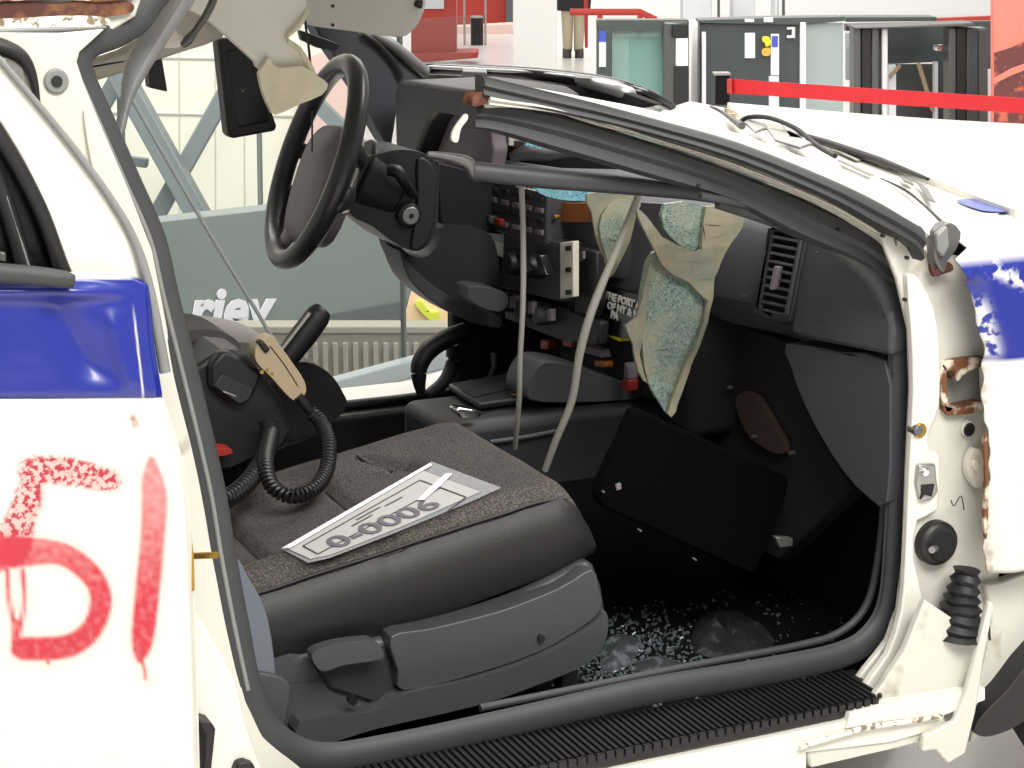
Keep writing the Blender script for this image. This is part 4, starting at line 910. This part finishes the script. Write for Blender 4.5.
# ---- driver side A pillar
dp = fy('driver_a_pillar', cr2([(312, 20), (350, 28), (385, 40), (412, 58), (432, 72), (418, 84), (400, 92), (392, 146), (376, 128), (356, 88), (334, 56)], 2, True), 1.45, .06, mk('dark_blue_grey_trim', (62, 66, 72), .5), car, .01)
tube('pillar_chrome_edge', [PY(a, b_, 1.44) for a, b_ in ((372, 34), (390, 44), (408, 58), (426, 73))], [.008, .012, .013, .012], STEELD, dp, 5, 8)
tube('pillar_rubber', [PY(a, b_, 1.435) for a, b_ in ((362, 34), (378, 44), (394, 62), (402, 78))], .006, BLACK, dp, 5, 8)
fy('pillar_clip', [(300, 30), (318, 36), (340, 44), (336, 52), (318, 48), (302, 40)], 1.43, .02, BLACK, dp, .002)
# ---- steering wheel (rim circle facing the driver) and column
wc = PY(315, 162, 1.02); dep = (wc-CAM).dot(FW); Rr = 113*dep/FPX-.019
th = math.radians(67); mn = (-.955*RT+.298*UP)
nrm = (mn*math.sin(th)-FW*math.cos(th)).normalized()
ax = (RT*.298+UP*.955); ax = (ax-nrm*ax.dot(nrm)).normalized(); bx = nrm.cross(ax).normalized()
def SW(u, v, h=0): return wc+ax*u+bx*v+nrm*h                         # u up the wheel, v sideways, h towards the driver
pts = [SW(Rr*math.cos(2*math.pi*i/64), Rr*math.sin(2*math.pi*i/64)) for i in range(64)]
bm = bmesh.new(); rings = []
for i, p in enumerate(pts):
    rad = (p-wc).normalized(); rings.append([bm.verts.new(p+(rad*math.cos(2*math.pi*k_/14)+nrm*math.sin(2*math.pi*k_/14))*.019) for k_ in range(14)])
for i in range(64):
    for k_ in range(14): bm.faces.new([rings[i][k_], rings[i][(k_+1) % 14], rings[(i+1) % 64][(k_+1) % 14], rings[(i+1) % 64][k_]])
SWM = mk('steering_wheel_leather', (46, 46, 48), .34, var=(30, .15))
PADM = mk('airbag_pad_vinyl', (104, 100, 102), .5, bump=(400, .15))
sw = obj('steering_wheel', bm, SWM, car, 60)
def lring(sc, h, n=28):
    out = []
    for k_ in range(n):
        a = 2*math.pi*k_/n; c, s = math.cos(a), math.sin(a)
        e = 3.2; rr_ = (abs(c)**e+abs(s)**e)**(-1/e)
        out.append(SW((.004+rr_*c*.072)*sc if c > 0 else rr_*c*.150*sc, rr_*s*.116*sc*(1-.16*c), h))
    return out
pad = loft('airbag_pad', [lring(.7, -.06), lring(.96, -.05), lring(1.0, -.022), lring(.93, -.006), lring(.75, .003), lring(.3, .008)], PADM, sw, smooth=50)
for s in (-1, 1):
    for uu, ww in ((-.05, .026), (.02, .02)):
        a0 = SW(uu, s*.10, -.05); a1 = SW(uu*1.25, s*.17, -.02); a2 = SW(uu*1.4, s*(Rr-.004 if uu > 0 else Rr*.92), -.004)
        tube('spoke', [a0, a1, a2], [(.012, ww), (.010, ww*.8), (.009, ww*.7)], SWM, sw, 4, 10, up=ax)
for s in (-1, 1): tube('spoke', [SW(-.10, s*.06, -.02), SW(-.145, s*.075, -.012), SW(-Rr*.93, s*.085, 0)], [(.032, .012), (.026, .010), (.022, .009)], PADM, sw, 4, 12, up=nrm)
tube('pad_highlight_trim', [SW(.02, -.118, -.04), SW(-.02, -.122, -.04), SW(-.06, -.112, -.04)], .006, STEEL, sw, 4, 8)
for k_, (u, v) in enumerate(((-.015, .02), (-.03, .045))): 
    p = SW(u, v, .004); cyl('pad_mark', p, p+nrm*.003, .004, BLACK, sw, n=8)
cyl('wheel_boss', SW(0, 0, -.075), SW(-.01, 0, -.16), .075, BLACK, sw, .06, 24, .008)
cl = fy('column_shroud', cr2([(352, 168), (385, 152), (412, 150), (432, 158), (439, 176), (438, 215), (432, 240), (418, 251), (398, 245), (372, 226), (350, 212)], 3, True), .955, .14, DASHD, car, .016, seg=4)
fy('shroud_face', cr2([(418, 160), (432, 164), (437, 185), (434, 225), (425, 246), (412, 248), (418, 205)], 3, True), .945, .03, DASHD, cl, .008, seg=3)
p = PY(410, 215.5, .94); cyl('ignition_bezel', p, p+V((0, .03, 0)), .0225, BLACK, cl, n=26, bevel=.004); cyl('ignition_lock', p+V((0, -.006, 0)), p+V((0, .02, 0)), .0165, STEEL, cl, n=24, bevel=.002); cyl('key_slot', p+V((0, -.0075, 0)), p+V((0, .004, 0)), .0048, BLACK, cl, n=10)
tube('column_stalk', [PY(388, 170, .93), PY(398, 172, .92), PY(404, 182, .92), PY(414, 196, .94)], [.011, .012, .010, .009], BLACK, cl, 5, 10)
fy('knee_bolster', cr2([(398, 246), (412, 256), (428, 256), (440, 240), (444, 225), (488, 232), (500, 268), (503, 312), (498, 326), (470, 318), (438, 300), (412, 276)], 3, True), 1.02, .10, DASHD, dash, .02, seg=4)
fy('knee_lip', cr2([(400, 250), (414, 268), (440, 290), (476, 308), (500, 316), (500, 328), (470, 322), (436, 304), (410, 280)], 3, True), 1.0, .09, DASH, dash, .012, seg=3)
fy('ash_pull', cr2([(468, 290), (478, 286), (504, 292), (508, 304), (498, 312), (474, 304)], 3, True), .90, .06, DASH, dash, .01, seg=3)
fy('column_gap_cover', [(436, 160), (500, 176), (505, 235), (440, 228)], 1.04, .05, BLACK, dash, .006)
# ---- gear lever, floor grip
sh = tube('shift_lever', [PY(a, b_, 1.1) for a, b_ in ((466, 330), (448, 338), (430, 349), (420, 364), (419, 380), (421, 394))], [.016, .019, .019, .0175, .014, .008], BLACK, car, 6, 12)
tube('pedal_arm', [PY(a, b_, 1.2) for a, b_ in ((452, 345), (452, 365), (444, 382), (428, 394))], [.012, .014, .014, .010], DASHD, car, 5, 10)
# ---- driver seat cushion behind the console
ds = fy('driver_seat', cr2([(150, 318), (185, 316), (205, 316), (234, 321), (254, 330), (268, 340), (278, 354), (282, 372), (278, 392), (260, 410), (150, 430)], 3, True), 1.25, -.25, mk('driver_seat_fabric', (140, 137, 134), .95, spec=.1, bump=(300, .5)), car, .05, seg=4)
fy('seat_side', cr2([(282, 372), (306, 362), (328, 372), (343, 392), (345, 412), (300, 440), (282, 430)], 3, True), .945, .06, LEATH, ds, .02, seg=3)
fy('arm_rest', cr2([(150, 336), (190, 330), (216, 330), (234, 338), (241, 348), (232, 355), (206, 358), (150, 362)], 3, True), .78, .14, mk('arm_rest_fabric', (90, 88, 87), .95, bump=(300, .4)), car, .02, seg=3)
hb = tube('handbrake', [PY(a, b_, .80) for a, b_ in ((268, 384), (288, 356), (304, 335), (318, 316), (324, 309))], [.016, .021, .023, .022, .014], BLACK, car, 5, 14)
tube('handbrake_edge', [PY(a, b_, .785) for a, b_ in ((280, 352), (294, 334), (310, 313))], .004, STEEL, hb, 3, 8)
# ---- centre console
co = box('centre_console', (.33, .745, .545), (.46, .20, .28), DASHD, car, None, .02, 4)
zc = .690
slab('console_tray_rim', [PZ(a, b_, zc) for a, b_ in ((448, 390), (520, 377), (560, 388), (640, 388), (478, 410))], (0, 0, .012), BLACK, co, .004)
slab('console_tray', [PZ(a, b_, zc+.012) for a, b_ in ((462, 391), (518, 380), (524, 386), (474, 398))], (0, 0, .002), DARK, co, .001)
fy('console_hump', cr2([(528, 390), (536, 370), (548, 362), (575, 366), (610, 378), (640, 390), (630, 400), (540, 402)], 3, True), .66, .09, DASH, co, .015, seg=3)
slab('paper_tag', [PZ(a, b_, zc+.014) for a, b_ in ((510, 394), (526, 391), (546, 393), (520, 397))], (0, 0, .001), mk('tan_paper', (150, 118, 80), .8), co, 0)
tube('console_ledge', [PY(a, b_, .635) for a, b_ in ((490, 442), (520, 438), (556, 431))], .004, DASH, co, 3, 8)
fy('belt_buckle', [(455, 410), (459, 408), (474, 410), (484, 413), (480, 418), (460, 418)], .63, .03, CHROME, car, .004)
# ---- centre stack: radio, switch box, labels
cs = box('centre_stack', (.57, .76, .83), (.12, .46, .38), DARK, dash, None, .02)
fx('siren_radio', [(483, 178), (548, 190), (546, 246), (480, 226)], .372, .14, GREYB, dash, .005)
for r_ in range(4):
    for c_ in range(5):
        t, s = (c_+.5)/5, (r_+.5)/4
        a = 486+t*58; b_ = 182+s*44+t*13
        fx('radio_button', [(a-3.4, b_-2.8), (a+3.4, b_-1.6), (a+3.2, b_+3.2), (a-3.6, b_+2)], .367, .01, (DASHP if r_ in (1, 3) else BLACK), dash, .0012)
for i in range(6):
    a = 516+i*5; b_ = 186+i*1.1
    fx('radio_text_mark', [(a, b_), (a+3.4, b_+.7), (a+3.4, b_+1.7), (a, b_+1)], .369, .004, TEXTW, dash, 0)
fx('radio_red_knob', [(494, 218), (500, 219), (500, 226), (494, 225)], .36, .02, REDP, dash, .002); fx('radio_grey_knob', [(482, 214), (490, 216), (490, 224), (482, 222)], .355, .02, GREYB, dash, .003)
fx('amber_module', [(557, 204), (586, 203), (592, 203), (592, 222), (560, 222)], .40, .06, ORANGE, dash, .004)
fx('amber_module_red_end', [(588, 207), (596, 207), (594, 219), (588, 219)], .395, .04, REDP, dash, .004)
p = PX(554, 217, .38); cyl('module_lamp', p, p+V((.01, 0, 0)), .004, BRASS, dash, n=8)
sb = fx('switch_box', [(503, 232), (561, 242), (561, 302), (500, 288)], .380, .12, GREYB, dash, .005)
fx('switch_window', [(504, 247), (528, 251), (526, 276), (504, 271)], .376, .01, BLACK, sb, .002)
for a, b_ in ((521, 262), (541, 265)):
    p = PX(a, b_, .38); kn = cyl('rotary_knob', p, p+V((-.03, 0, 0)), .026, BLACK, sb, .021, 20, .003)
    fx('knob_grip', [(a-7, b_-10), (a-2, b_-10), (a+5, b_+11), (a-1, b_+11)], .335, .02, BLACKG, sb, .003)
ws = fx('white_strip', [(560, 243), (573, 241), (573, 297), (560, 299)], .371, .012, LABELW, sb, .0015)
for b_ in (248.5, 270, 292.5): fx('strip_slot', [(565, b_-2.5), (570, b_-2.8), (570, b_+2.2), (565, b_+2.5)], .368, .006, BLACK, ws, .0006)
fx('relay_box', [(574, 246), (596, 251), (597, 300), (592, 318), (574, 312)], .400, .02, BLACK, dash, .004)
fx('relay_hook', [(577, 252), (583, 251), (583, 259), (579, 262)], .395, .008, DASHP, dash, .001)
hc = fx('heater_panel', [(500, 292), (560, 306), (600, 322), (598, 345), (560, 340), (505, 318)], .405, .02, DASHD, dash, .004)
for a, b_ in ((512, 302), (531, 308), (550, 315)):
    p = PX(a, b_, .40); cyl('heater_knob', p, p+V((-.03, 0, 0)), .019, GREYB, hc, .016, 16, .003)
    fx('knob_pointer', [(a-3, b_-6), (a+1, b_-6), (a+1, b_+6), (a-3, b_+6)], .365, .01, DASHP, hc, .001)
for q_, mt_ in (([(540, 340), (548, 341), (548, 350), (540, 349)], REDP), ([(562, 338), (572, 340), (572, 348), (562, 346)], REDP), ([(575, 342), (600, 350), (602, 358), (578, 351)], DASHP), ([(606, 330), (620, 336), (620, 342), (606, 335)], YEL), ([(622, 378), (629, 380), (628, 392), (621, 390)], REDP), ([(624, 362), (628, 366), (628, 380), (623, 378)], DASHP), ([(554, 334), (560, 336), (560, 340), (554, 338)], LABELW), ([(594, 360), (604, 362), (604, 368), (594, 366)], ORANGE)):
    fx('loose_connector', q_, .43, .02, mt_, dash, .003)
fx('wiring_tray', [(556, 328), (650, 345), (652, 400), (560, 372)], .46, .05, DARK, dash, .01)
# ---- headliner, roof trim, belt strap, handles (all at the roof)
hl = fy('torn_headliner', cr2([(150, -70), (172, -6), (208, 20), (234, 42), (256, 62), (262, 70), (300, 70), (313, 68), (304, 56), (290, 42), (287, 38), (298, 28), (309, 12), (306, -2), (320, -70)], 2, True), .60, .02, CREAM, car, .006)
fy('foam_flap', cr2([(259, 74), (264, 66), (269, 57), (273, 64), (281, 68), (300, 66), (312, 71), (318, 76), (328, 84), (322, 95), (300, 104), (276, 115), (270, 108), (264, 95)], 2, True), .585, .012, FOAM, hl, .003)
tube('torn_edge', [PY(a, b_, .592) for a, b_ in ((308, 10), (300, 25), (287, 38), (298, 48), (308, 62), (313, 72), (318, 82))], [.003, .004, .003, .004, .004, .004, .003], FOAM, hl, 4, 8)
fy('roof_trim', cr2([(78, 72), (92, 62), (124, 52), (160, 28), (180, -10), (210, -60), (260, -60), (244, 10), (222, 38), (190, 50), (150, 63), (100, 80)], 2, True), .66, .05, mk('aged_trim', (186, 181, 168), .7, var=(12, .1)), car, .012)
fy('dark_trim_clip', [(148, 62), (160, 48), (163, 62), (168, 92), (150, 88)], .75, .03, BLACK, car, .003)
fy('small_dark_clip', [(107, 120), (116, 124), (116, 130), (110, 128)], .75, .02, BLACK, car, .002)
hs = tube('grab_handle', [PY(a, b_, .5) for a, b_ in ((220, -20), (210, 8), (196, 30), (188, 40), (182, 46))], [.006, .006, .005, .0075, .004], STEELD, car, 5, 8)
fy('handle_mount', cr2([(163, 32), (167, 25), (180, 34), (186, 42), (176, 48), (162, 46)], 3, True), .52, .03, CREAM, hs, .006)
bt = strip('belt_strap', [(178, -40, -10, .16, .006), (152, -8, 48, .16, .006)], STRAPM, car) if False else None
bm = bmesh.new(); rings = []
for a0, b0_, a1, b1_ in ((174, -40, 216, -40), (160, 0, 194, 0), (145, 28, 174, 30), (126, 66, 146, 74), (121, 100, 131, 102), (116, 128, 124, 130), (112, 144, 118, 146)):
    rings.append([PY(a0, b0_, .18), PY(a0*.35+a1*.65, b0_*.35+b1_*.65, .165), PY(a1, b1_, .18)])
rows = [cr([r[k_] for r in rings], 5) for k_ in range(3)]
sg = grid('seat_belt', rows, mk('grey_belt_webbing', (176, 179, 180), .6, bump=(300, .3)), car, solid=.003)
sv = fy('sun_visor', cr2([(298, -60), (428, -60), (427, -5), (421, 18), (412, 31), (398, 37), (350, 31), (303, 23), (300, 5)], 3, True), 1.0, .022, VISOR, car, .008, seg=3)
fy('visor_clip', [(417, 0), (424, 0), (422, 9), (416, 6)], .99, .02, BLACK, sv, .002)
for a, b_ in ((333, 6), (333, 25)): p = PY(a, b_, .998); cyl('visor_pin', p, p+V((0, .01, 0)), .003, BLACK, sv, n=8)
mp = fy('hanging_panel', [(218, 42), (222, 38), (246, 40), (258, 66), (266, 94), (277, 126), (276, 131), (232, 139), (228, 134)], 1.08, .04, BLACK, None, .006)
tag(mp, 'black rectangular plastic panel hanging beside the torn headliner', 'panel')
fy('panel_face', [(226, 50), (244, 48), (264, 100), (270, 122), (238, 128)], 1.078, .01, BLACKG, mp, .003)
fy('panel_fleck', [(240, 88), (243, 90), (246, 88), (243, 93)], 1.076, .003, STEELD, mp, 0)
tube('panel_hook', [PY(228, 44, 1.09), PY(232, 20, 1.09), PY(240, -40, 1.09)], .004, BLACK, mp, 3, 8)
# ================================================================== loose things lying and hanging in the car
tag(tube('black_wire', [PY(a, b_, .75) for a, b_ in ((302, -20), (305, 20), (310, 60), (312, 110), (312, 152)) ], [.0022, .0022, .0022, .0018, .0014], BLACK, None, 5, 6), 'thin black wire hanging in front of the steering wheel', 'wire')
tag(tube('thin_pale_wire', [PY(a, b_, y) for a, b_, y in ((521, 178, .25), (523, 230, .27), (523, 300, .30), (520, 360, .34), (519, 400, .38), (515, 448, .45))], .0042, CORDM, None, 5, 8), 'thin pale wire hanging straight down in front of the radio', 'wire')
tag(tube('thick_pale_cable', [PY(a, b_, y) for a, b_, y in ((638, 196, .20), (628, 222, .20), (610, 265, .21), (592, 310, .23), (580, 352, .26), (572, 400, .30), (556, 440, .34), (545, 470, .37))], [.0052, .0055, .0058, .0065, .0065, .006, .0058, .0052], CORDM, None, 5, 10), 'thick pale cable hanging past the agency plate to the floor', 'cable')
# shattered windscreen pieces
def sheet(name, px, y, mt, parent=None, sm=2, bulge=.02, t=.006):
    q_ = cr2(px, sm, True); pts = [PY(a, b_, y) for a, b_ in q_]
    bm = slab_bm(pts, (0, t, 0)); bmesh.ops.triangulate(bm, faces=bm.faces)
    for _ in range(2): bmesh.ops.subdivide_edges(bm, edges=[e for e in bm.edges if e.calc_length() > .02], cuts=1)
    for v in bm.verts: v.co.y += bulge*noise.noise(v.co*9+V((1, 2, 3)))+.25*bulge*noise.noise(v.co*40)
    return obj(name, bm, mt, parent, 30)
gs = sheet('shattered_windscreen', [(646, 262), (655, 250), (664, 252), (690, 262), (712, 268), (704, 310), (694, 345), (688, 378), (676, 408), (668, 414), (660, 404), (650, 384), (646, 352), (642, 310)], .34, GLASSC)
tag(gs, 'hanging torn sheet of shattered teal windscreen glass with dusty film', 'glass sheet')
sheet('glass_patch', [(664, 204), (702, 206), (700, 246), (690, 250), (676, 242), (662, 228)], .335, GLASSC, gs)
sheet('film_fold', [(636, 208), (645, 216), (660, 236), (690, 250), (702, 250), (700, 226), (704, 240), (703, 206), (742, 212), (728, 244), (715, 280), (706, 300), (692, 284), (676, 276), (660, 262), (650, 246), (640, 226)], .325, FILM, gs)
sheet('film_edge', [(708, 296), (716, 278), (712, 300), (697, 345), (689, 382), (676, 412), (668, 414), (682, 384), (692, 346)], .325, FILM, gs)
sheet('film_tail', [(648, 262), (652, 270), (649, 300), (647, 330), (643, 356), (649, 384), (640, 372), (636, 345), (630, 328), (640, 318), (645, 290)], .335, FILM, gs)
gs2 = sheet('windscreen_scrap', [(586, 194), (612, 191), (640, 196), (634, 216), (630, 240), (620, 262), (612, 278), (604, 258), (594, 232), (590, 212)], .42, FILM)
tag(gs2, 'dusty scrap of shattered windscreen film behind the thick pale cable', 'glass sheet')
sheet('glass_patch', [(606, 205), (630, 200), (626, 240), (614, 268), (604, 250), (598, 226)], .412, GLASSC, gs2)
gs3 = sheet('blue_glass_scrap', [(526, 178), (560, 176), (594, 186), (592, 198), (570, 200), (545, 196), (532, 188)], .50, GLASSB); tag(gs3, 'blue shattered glass scrap under the hanging trim bar', 'glass sheet')
gs4 = sheet('bright_blue_glass_scrap', [(528, 140), (545, 138), (566, 144), (576, 149), (552, 153), (528, 150)], .30, GLASSB, bulge=.006); tag(gs4, 'small bright blue shattered glass scrap inside the bent pillar', 'glass sheet')
dr = tube('torn_weatherstrip', [PY(a, b_, .25) for a, b_ in ((512, 158), (524, 153), (546, 155), (590, 152), (640, 158))], [.008, .011, .009, .005, .003], DASHD, None, 5, 8); tag(dr, 'torn dark weatherstrip lying between pillar and trim bar', 'strip')
# dislodged glove box lid
gl = fy('glove_box_lid', [(636, 410), (646, 412), (790, 478), (786, 500), (768, 548), (756, 572), (748, 574), (604, 508), (598, 498), (600, 488)], .30, .03, mk('matt_black_lid', (5, 5, 6), 1.0, spec=.05), None, .006); tag(gl, 'black glove box lid hanging askew in the dark footwell', 'lid')
fy('lid_clip', [(616, 485), (621, 483), (622, 489), (617, 491)], .296, .006, DASHP, gl, .001); fy('lid_latch', [(776, 537), (793, 538), (793, 546), (780, 548)], .28, .012, STEEL, gl, .002)
for a, b_ in ((641, 531), (696, 560), (604, 492)): p = PY(a, b_, .295); cyl('lid_screw', p, p+V((0, .01, 0)), .0016, DASHP, gl, n=8)
# ---- placard in a plastic sleeve on the seat
kx = V((1, 0, .172)).normalized(); kn = V((-.172, 0, 1)).normalized(); p0 = V((-.1, .24, seat_top(-.1, .24)+.006))
def PS(a, b_, h=0): return PN(a, b_, p0+kn*h, kn)
plc = slab('document_sleeve', [PS(a, b_) for a, b_ in ((281, 549), (432, 462), (501, 488), (470, 502), (390, 535), (330, 558), (308, 563))], kn*.0012, SLEEVE, None, .0003); tag(plc, 'clear plastic sleeve holding a white permit card on passenger seat', 'sleeve')
PAPER = mk('grey_white_card', (168, 168, 166), .5, var=(18, .08))
card = slab('permit_card', [PS(a, b_, .002) for a, b_ in ((288, 549), (423, 471), (480, 492), (398, 528), (330, 555), (310, 559))], kn*.0006, PAPER, plc, 0)
def line(a, b_, c, d, w_=.0016, mt_=TEXTK, h=.0035):
    q0, q1 = PS(a, b_, h), PS(c, d, h); dd = (q1-q0).normalized(); s = kn.cross(dd)*w_
    return slab('printed_line', [q0-s, q1-s, q1+s, q0+s], kn*.0003, mt_, card, 0)
for l_ in ((303, 546, 420, 480), (420, 480, 466, 497), (318, 554, 303, 546), (318, 554, 440, 488), (440, 517, 466, 497)): line(*l_, .0011)
o_ = PS(336, 549, .004); xd = (PS(455, 500, .004)-o_).normalized(); yd = (PS(300, 543, .004)-PS(318, 553, .004)); yd = (yd-xd*yd.dot(xd)*.0).normalized()
text('permit_number', '0-0006', .066, mk('grey_print', (92, 92, 98), .5), frame4(o_+xd*.0, xd, yd), card, bold=.0010, depth=.0003)
text('permit_small_print', 'PARKING PERMIT', .020, TEXTK, frame4(PS(345, 527, .004), xd, yd), card, depth=.0002) if False else None
for l_ in ((352, 526, 372, 515), (385, 506, 402, 497), (356, 520, 380, 507)): line(*l_, .0018, STEELD)
slab('sleeve_fold', [PS(a, b_, .006) for a, b_ in ((418, 500), (432, 486), (446, 474), (452, 474), (440, 486), (424, 500))], kn*.001, SIGNW, plc, 0)
slab('sleeve_seam', [PS(a, b_, .005) for a, b_ in ((283, 548), (430, 463.5), (432, 465), (290, 548))], kn*.0008, SIGNW, plc, 0)
# ---- two-way radio, microphone and coiled cord
ru = empty('two_way_radio', PY(245, 455, .64)); tag(ru, 'black two way radio set leaning against the passenger seat', 'radio')
fy('radio_body', [(188, 372), (206, 360), (222, 350), (246, 352), (262, 372), (283, 402), (292, 432), (284, 448), (240, 468), (210, 470), (190, 440)], .64, .12, BLACK, ru, .008)
fy('speaker_block', [(210, 366), (222, 352), (232, 353), (263, 373), (254, 396), (244, 406), (230, 404), (210, 388)], .622, .03, BLACK, ru, .006)
fy('speaker_grille', [(213, 386), (222, 374), (254, 388), (250, 399), (240, 405)], .618, .012, DASHD, ru, .002)
fy('maker_strip', [(223, 390.5), (236, 395.5), (236, 397), (223, 392)], .6165, .003, STEEL, ru, 0)
fy('seat_belt_buckle', cr2([(212, 451), (218, 448), (231, 449), (232, 454), (216, 457)], 2, True), .60, .03, REDP, car, .004)
mc = empty('hand_microphone', PY(298, 398, .60)); tag(mc, 'tan hand microphone on a black coiled cord, propped on radio', 'microphone')
fy('mic_body', cr2([(255, 354), (258, 344), (266, 338), (274, 337), (279, 344), (292, 362), (304, 380), (306, 392), (299, 400), (290, 398), (272, 378), (258, 364)], 3, True), .60, .034, BEIGE, mc, .011, seg=4)
fy('mic_switch', [(258, 343), (263, 340), (271, 350), (266, 354)], .594, .02, BLACK, mc, .003)
tube('mic_seam', [PY(a, b_, .599) for a, b_ in ((270, 346), (284, 364), (298, 386))], .0008, BROWNF, mc, 3, 6)
for a, b_ in ((267, 370), (272, 374), (262, 372)): p = PY(a, b_, .60); cyl('mic_stud', p, p+V((0, .01, 0)), .0035, BRASS, mc, n=8)
def coil(name, path, R_, r_, pitch, mt, parent):
    base = cr(path, 14); L = [0]
    for a, b_ in zip(base, base[1:]): L.append(L[-1]+(b_-a).length)
    n_ = int(L[-1]/pitch*9); out = []; k_ = 0
    for i in range(n_+1):
        s = L[-1]*i/n_
        while k_ < len(L)-2 and L[k_+1] < s: k_ += 1
        t = (s-L[k_])/max(1e-9, L[k_+1]-L[k_]); p = base[k_].lerp(base[k_+1], t); tg = (base[k_+1]-base[k_]).normalized()
        sd = tg.cross(V((0, 1, .2))).normalized(); u = sd.cross(tg); an = i*2*math.pi/9
        out.append(p+(sd*math.cos(an)+u*math.sin(an))*R_)
    return obj(name, tube_bm(out, r_, 5, V((.3, .5, .8))), mt, parent, 60)
tube('cord_boot', [PY(a, b_, .60) for a, b_ in ((298, 396), (304, 404), (311, 413))], [.008, .008, .006], BLACK, mc, 3, 10)
coil('coiled_cord', [PY(a, b_, y) for a, b_, y in ((311, 413, .60), (322, 424, .58), (329, 445, .52), (326, 472, .47), (312, 490, .43), (290, 496, .42), (272, 486, .44), (266, 465, .48), (268, 445, .54), (272, 430, .60))], .0095, .0035, .0072, BLACK, mc)
coil('coiled_cord', [PY(a, b_, y) for a, b_, y in ((268, 420, .61), (270, 438, .58), (262, 462, .52), (248, 482, .46), (230, 497, .42), (215, 503, .40))], .012, .004, .0092, BLACK, mc)
# ---- debris on the footwell floor
bm = bmesh.new(); rnd = random.Random(3)
for i in range(1500):
    a = rnd.gauss(625, 45) if i % 4 else rnd.uniform(560, 860); b_ = rnd.gauss(658, 22) if i % 4 else rnd.uniform(590, 700)
    p = PZ(a, b_, .3265); 
    if not (.02 < p.y < .75 and p.x < .74): continue
    s = rnd.uniform(.0012, .0048); rot = Matrix.Rotation(rnd.uniform(0, 6.3), 3, (rnd.random()+.1, rnd.random(), rnd.random())); box_bm(p+V((0, 0, s*.4)), (s*1.6, s, s*.6), rot, bm)
gd_ = obj('glass_crumbs', bm, mk('dusty_glass_crumbs', (76, 84, 87), .35, var=(60, .5)), None, 0); tag(gd_, 'crumbs of broken glass scattered over the footwell floor', 'debris', kind='stuff')
def rag(name, px, z, h, mt, lbl, cat):
    pts = [PZ(a, b_, z) for a, b_ in cr2(px, 4, True)]; c = sum(pts, V())/len(pts); rings = []
    for sc, hh in ((1, 0), (.92, .35), (.7, .75), (.4, 1.0), (.1, .95)):
        rings.append([c+(p-c)*sc+V((0, 0, h*hh*(.7+.9*noise.noise((c+(p-c)*sc)*55+V((0, 0, hh)))))) for p in pts])
    return tag(loft(name, rings, mt, None, smooth=40), lbl, cat)
RAGM = mk('dusty_grey_rag', (40, 42, 46), .8, col2=(80, 88, 92), thr=(40, .5, .62), bump=(80, .6)); RAGD = mk('dark_scrap', (17, 17, 19), .7, col2=(48, 52, 56), thr=(40, .55, .66), bump=(80, .6))
rag('cloth_scrap', [(632, 672), (640, 660), (668, 658), (692, 668), (688, 680), (660, 688), (642, 686)], .327, .014, RAGM, 'dusty blue grey scrap lying nearest the door sill', 'scrap')
rag('cloth_scrap', [(692, 640), (700, 618), (730, 612), (760, 624), (774, 645), (740, 658), (700, 655)], .327, .022, RAGD, 'dark crumpled scrap on the footwell floor below the lid', 'scrap')
rag('cloth_scrap', [(600, 655), (612, 635), (640, 640), (630, 665), (606, 672)], .327, .015, RAGM, 'flat dusty scrap beside the front of seat base', 'scrap')
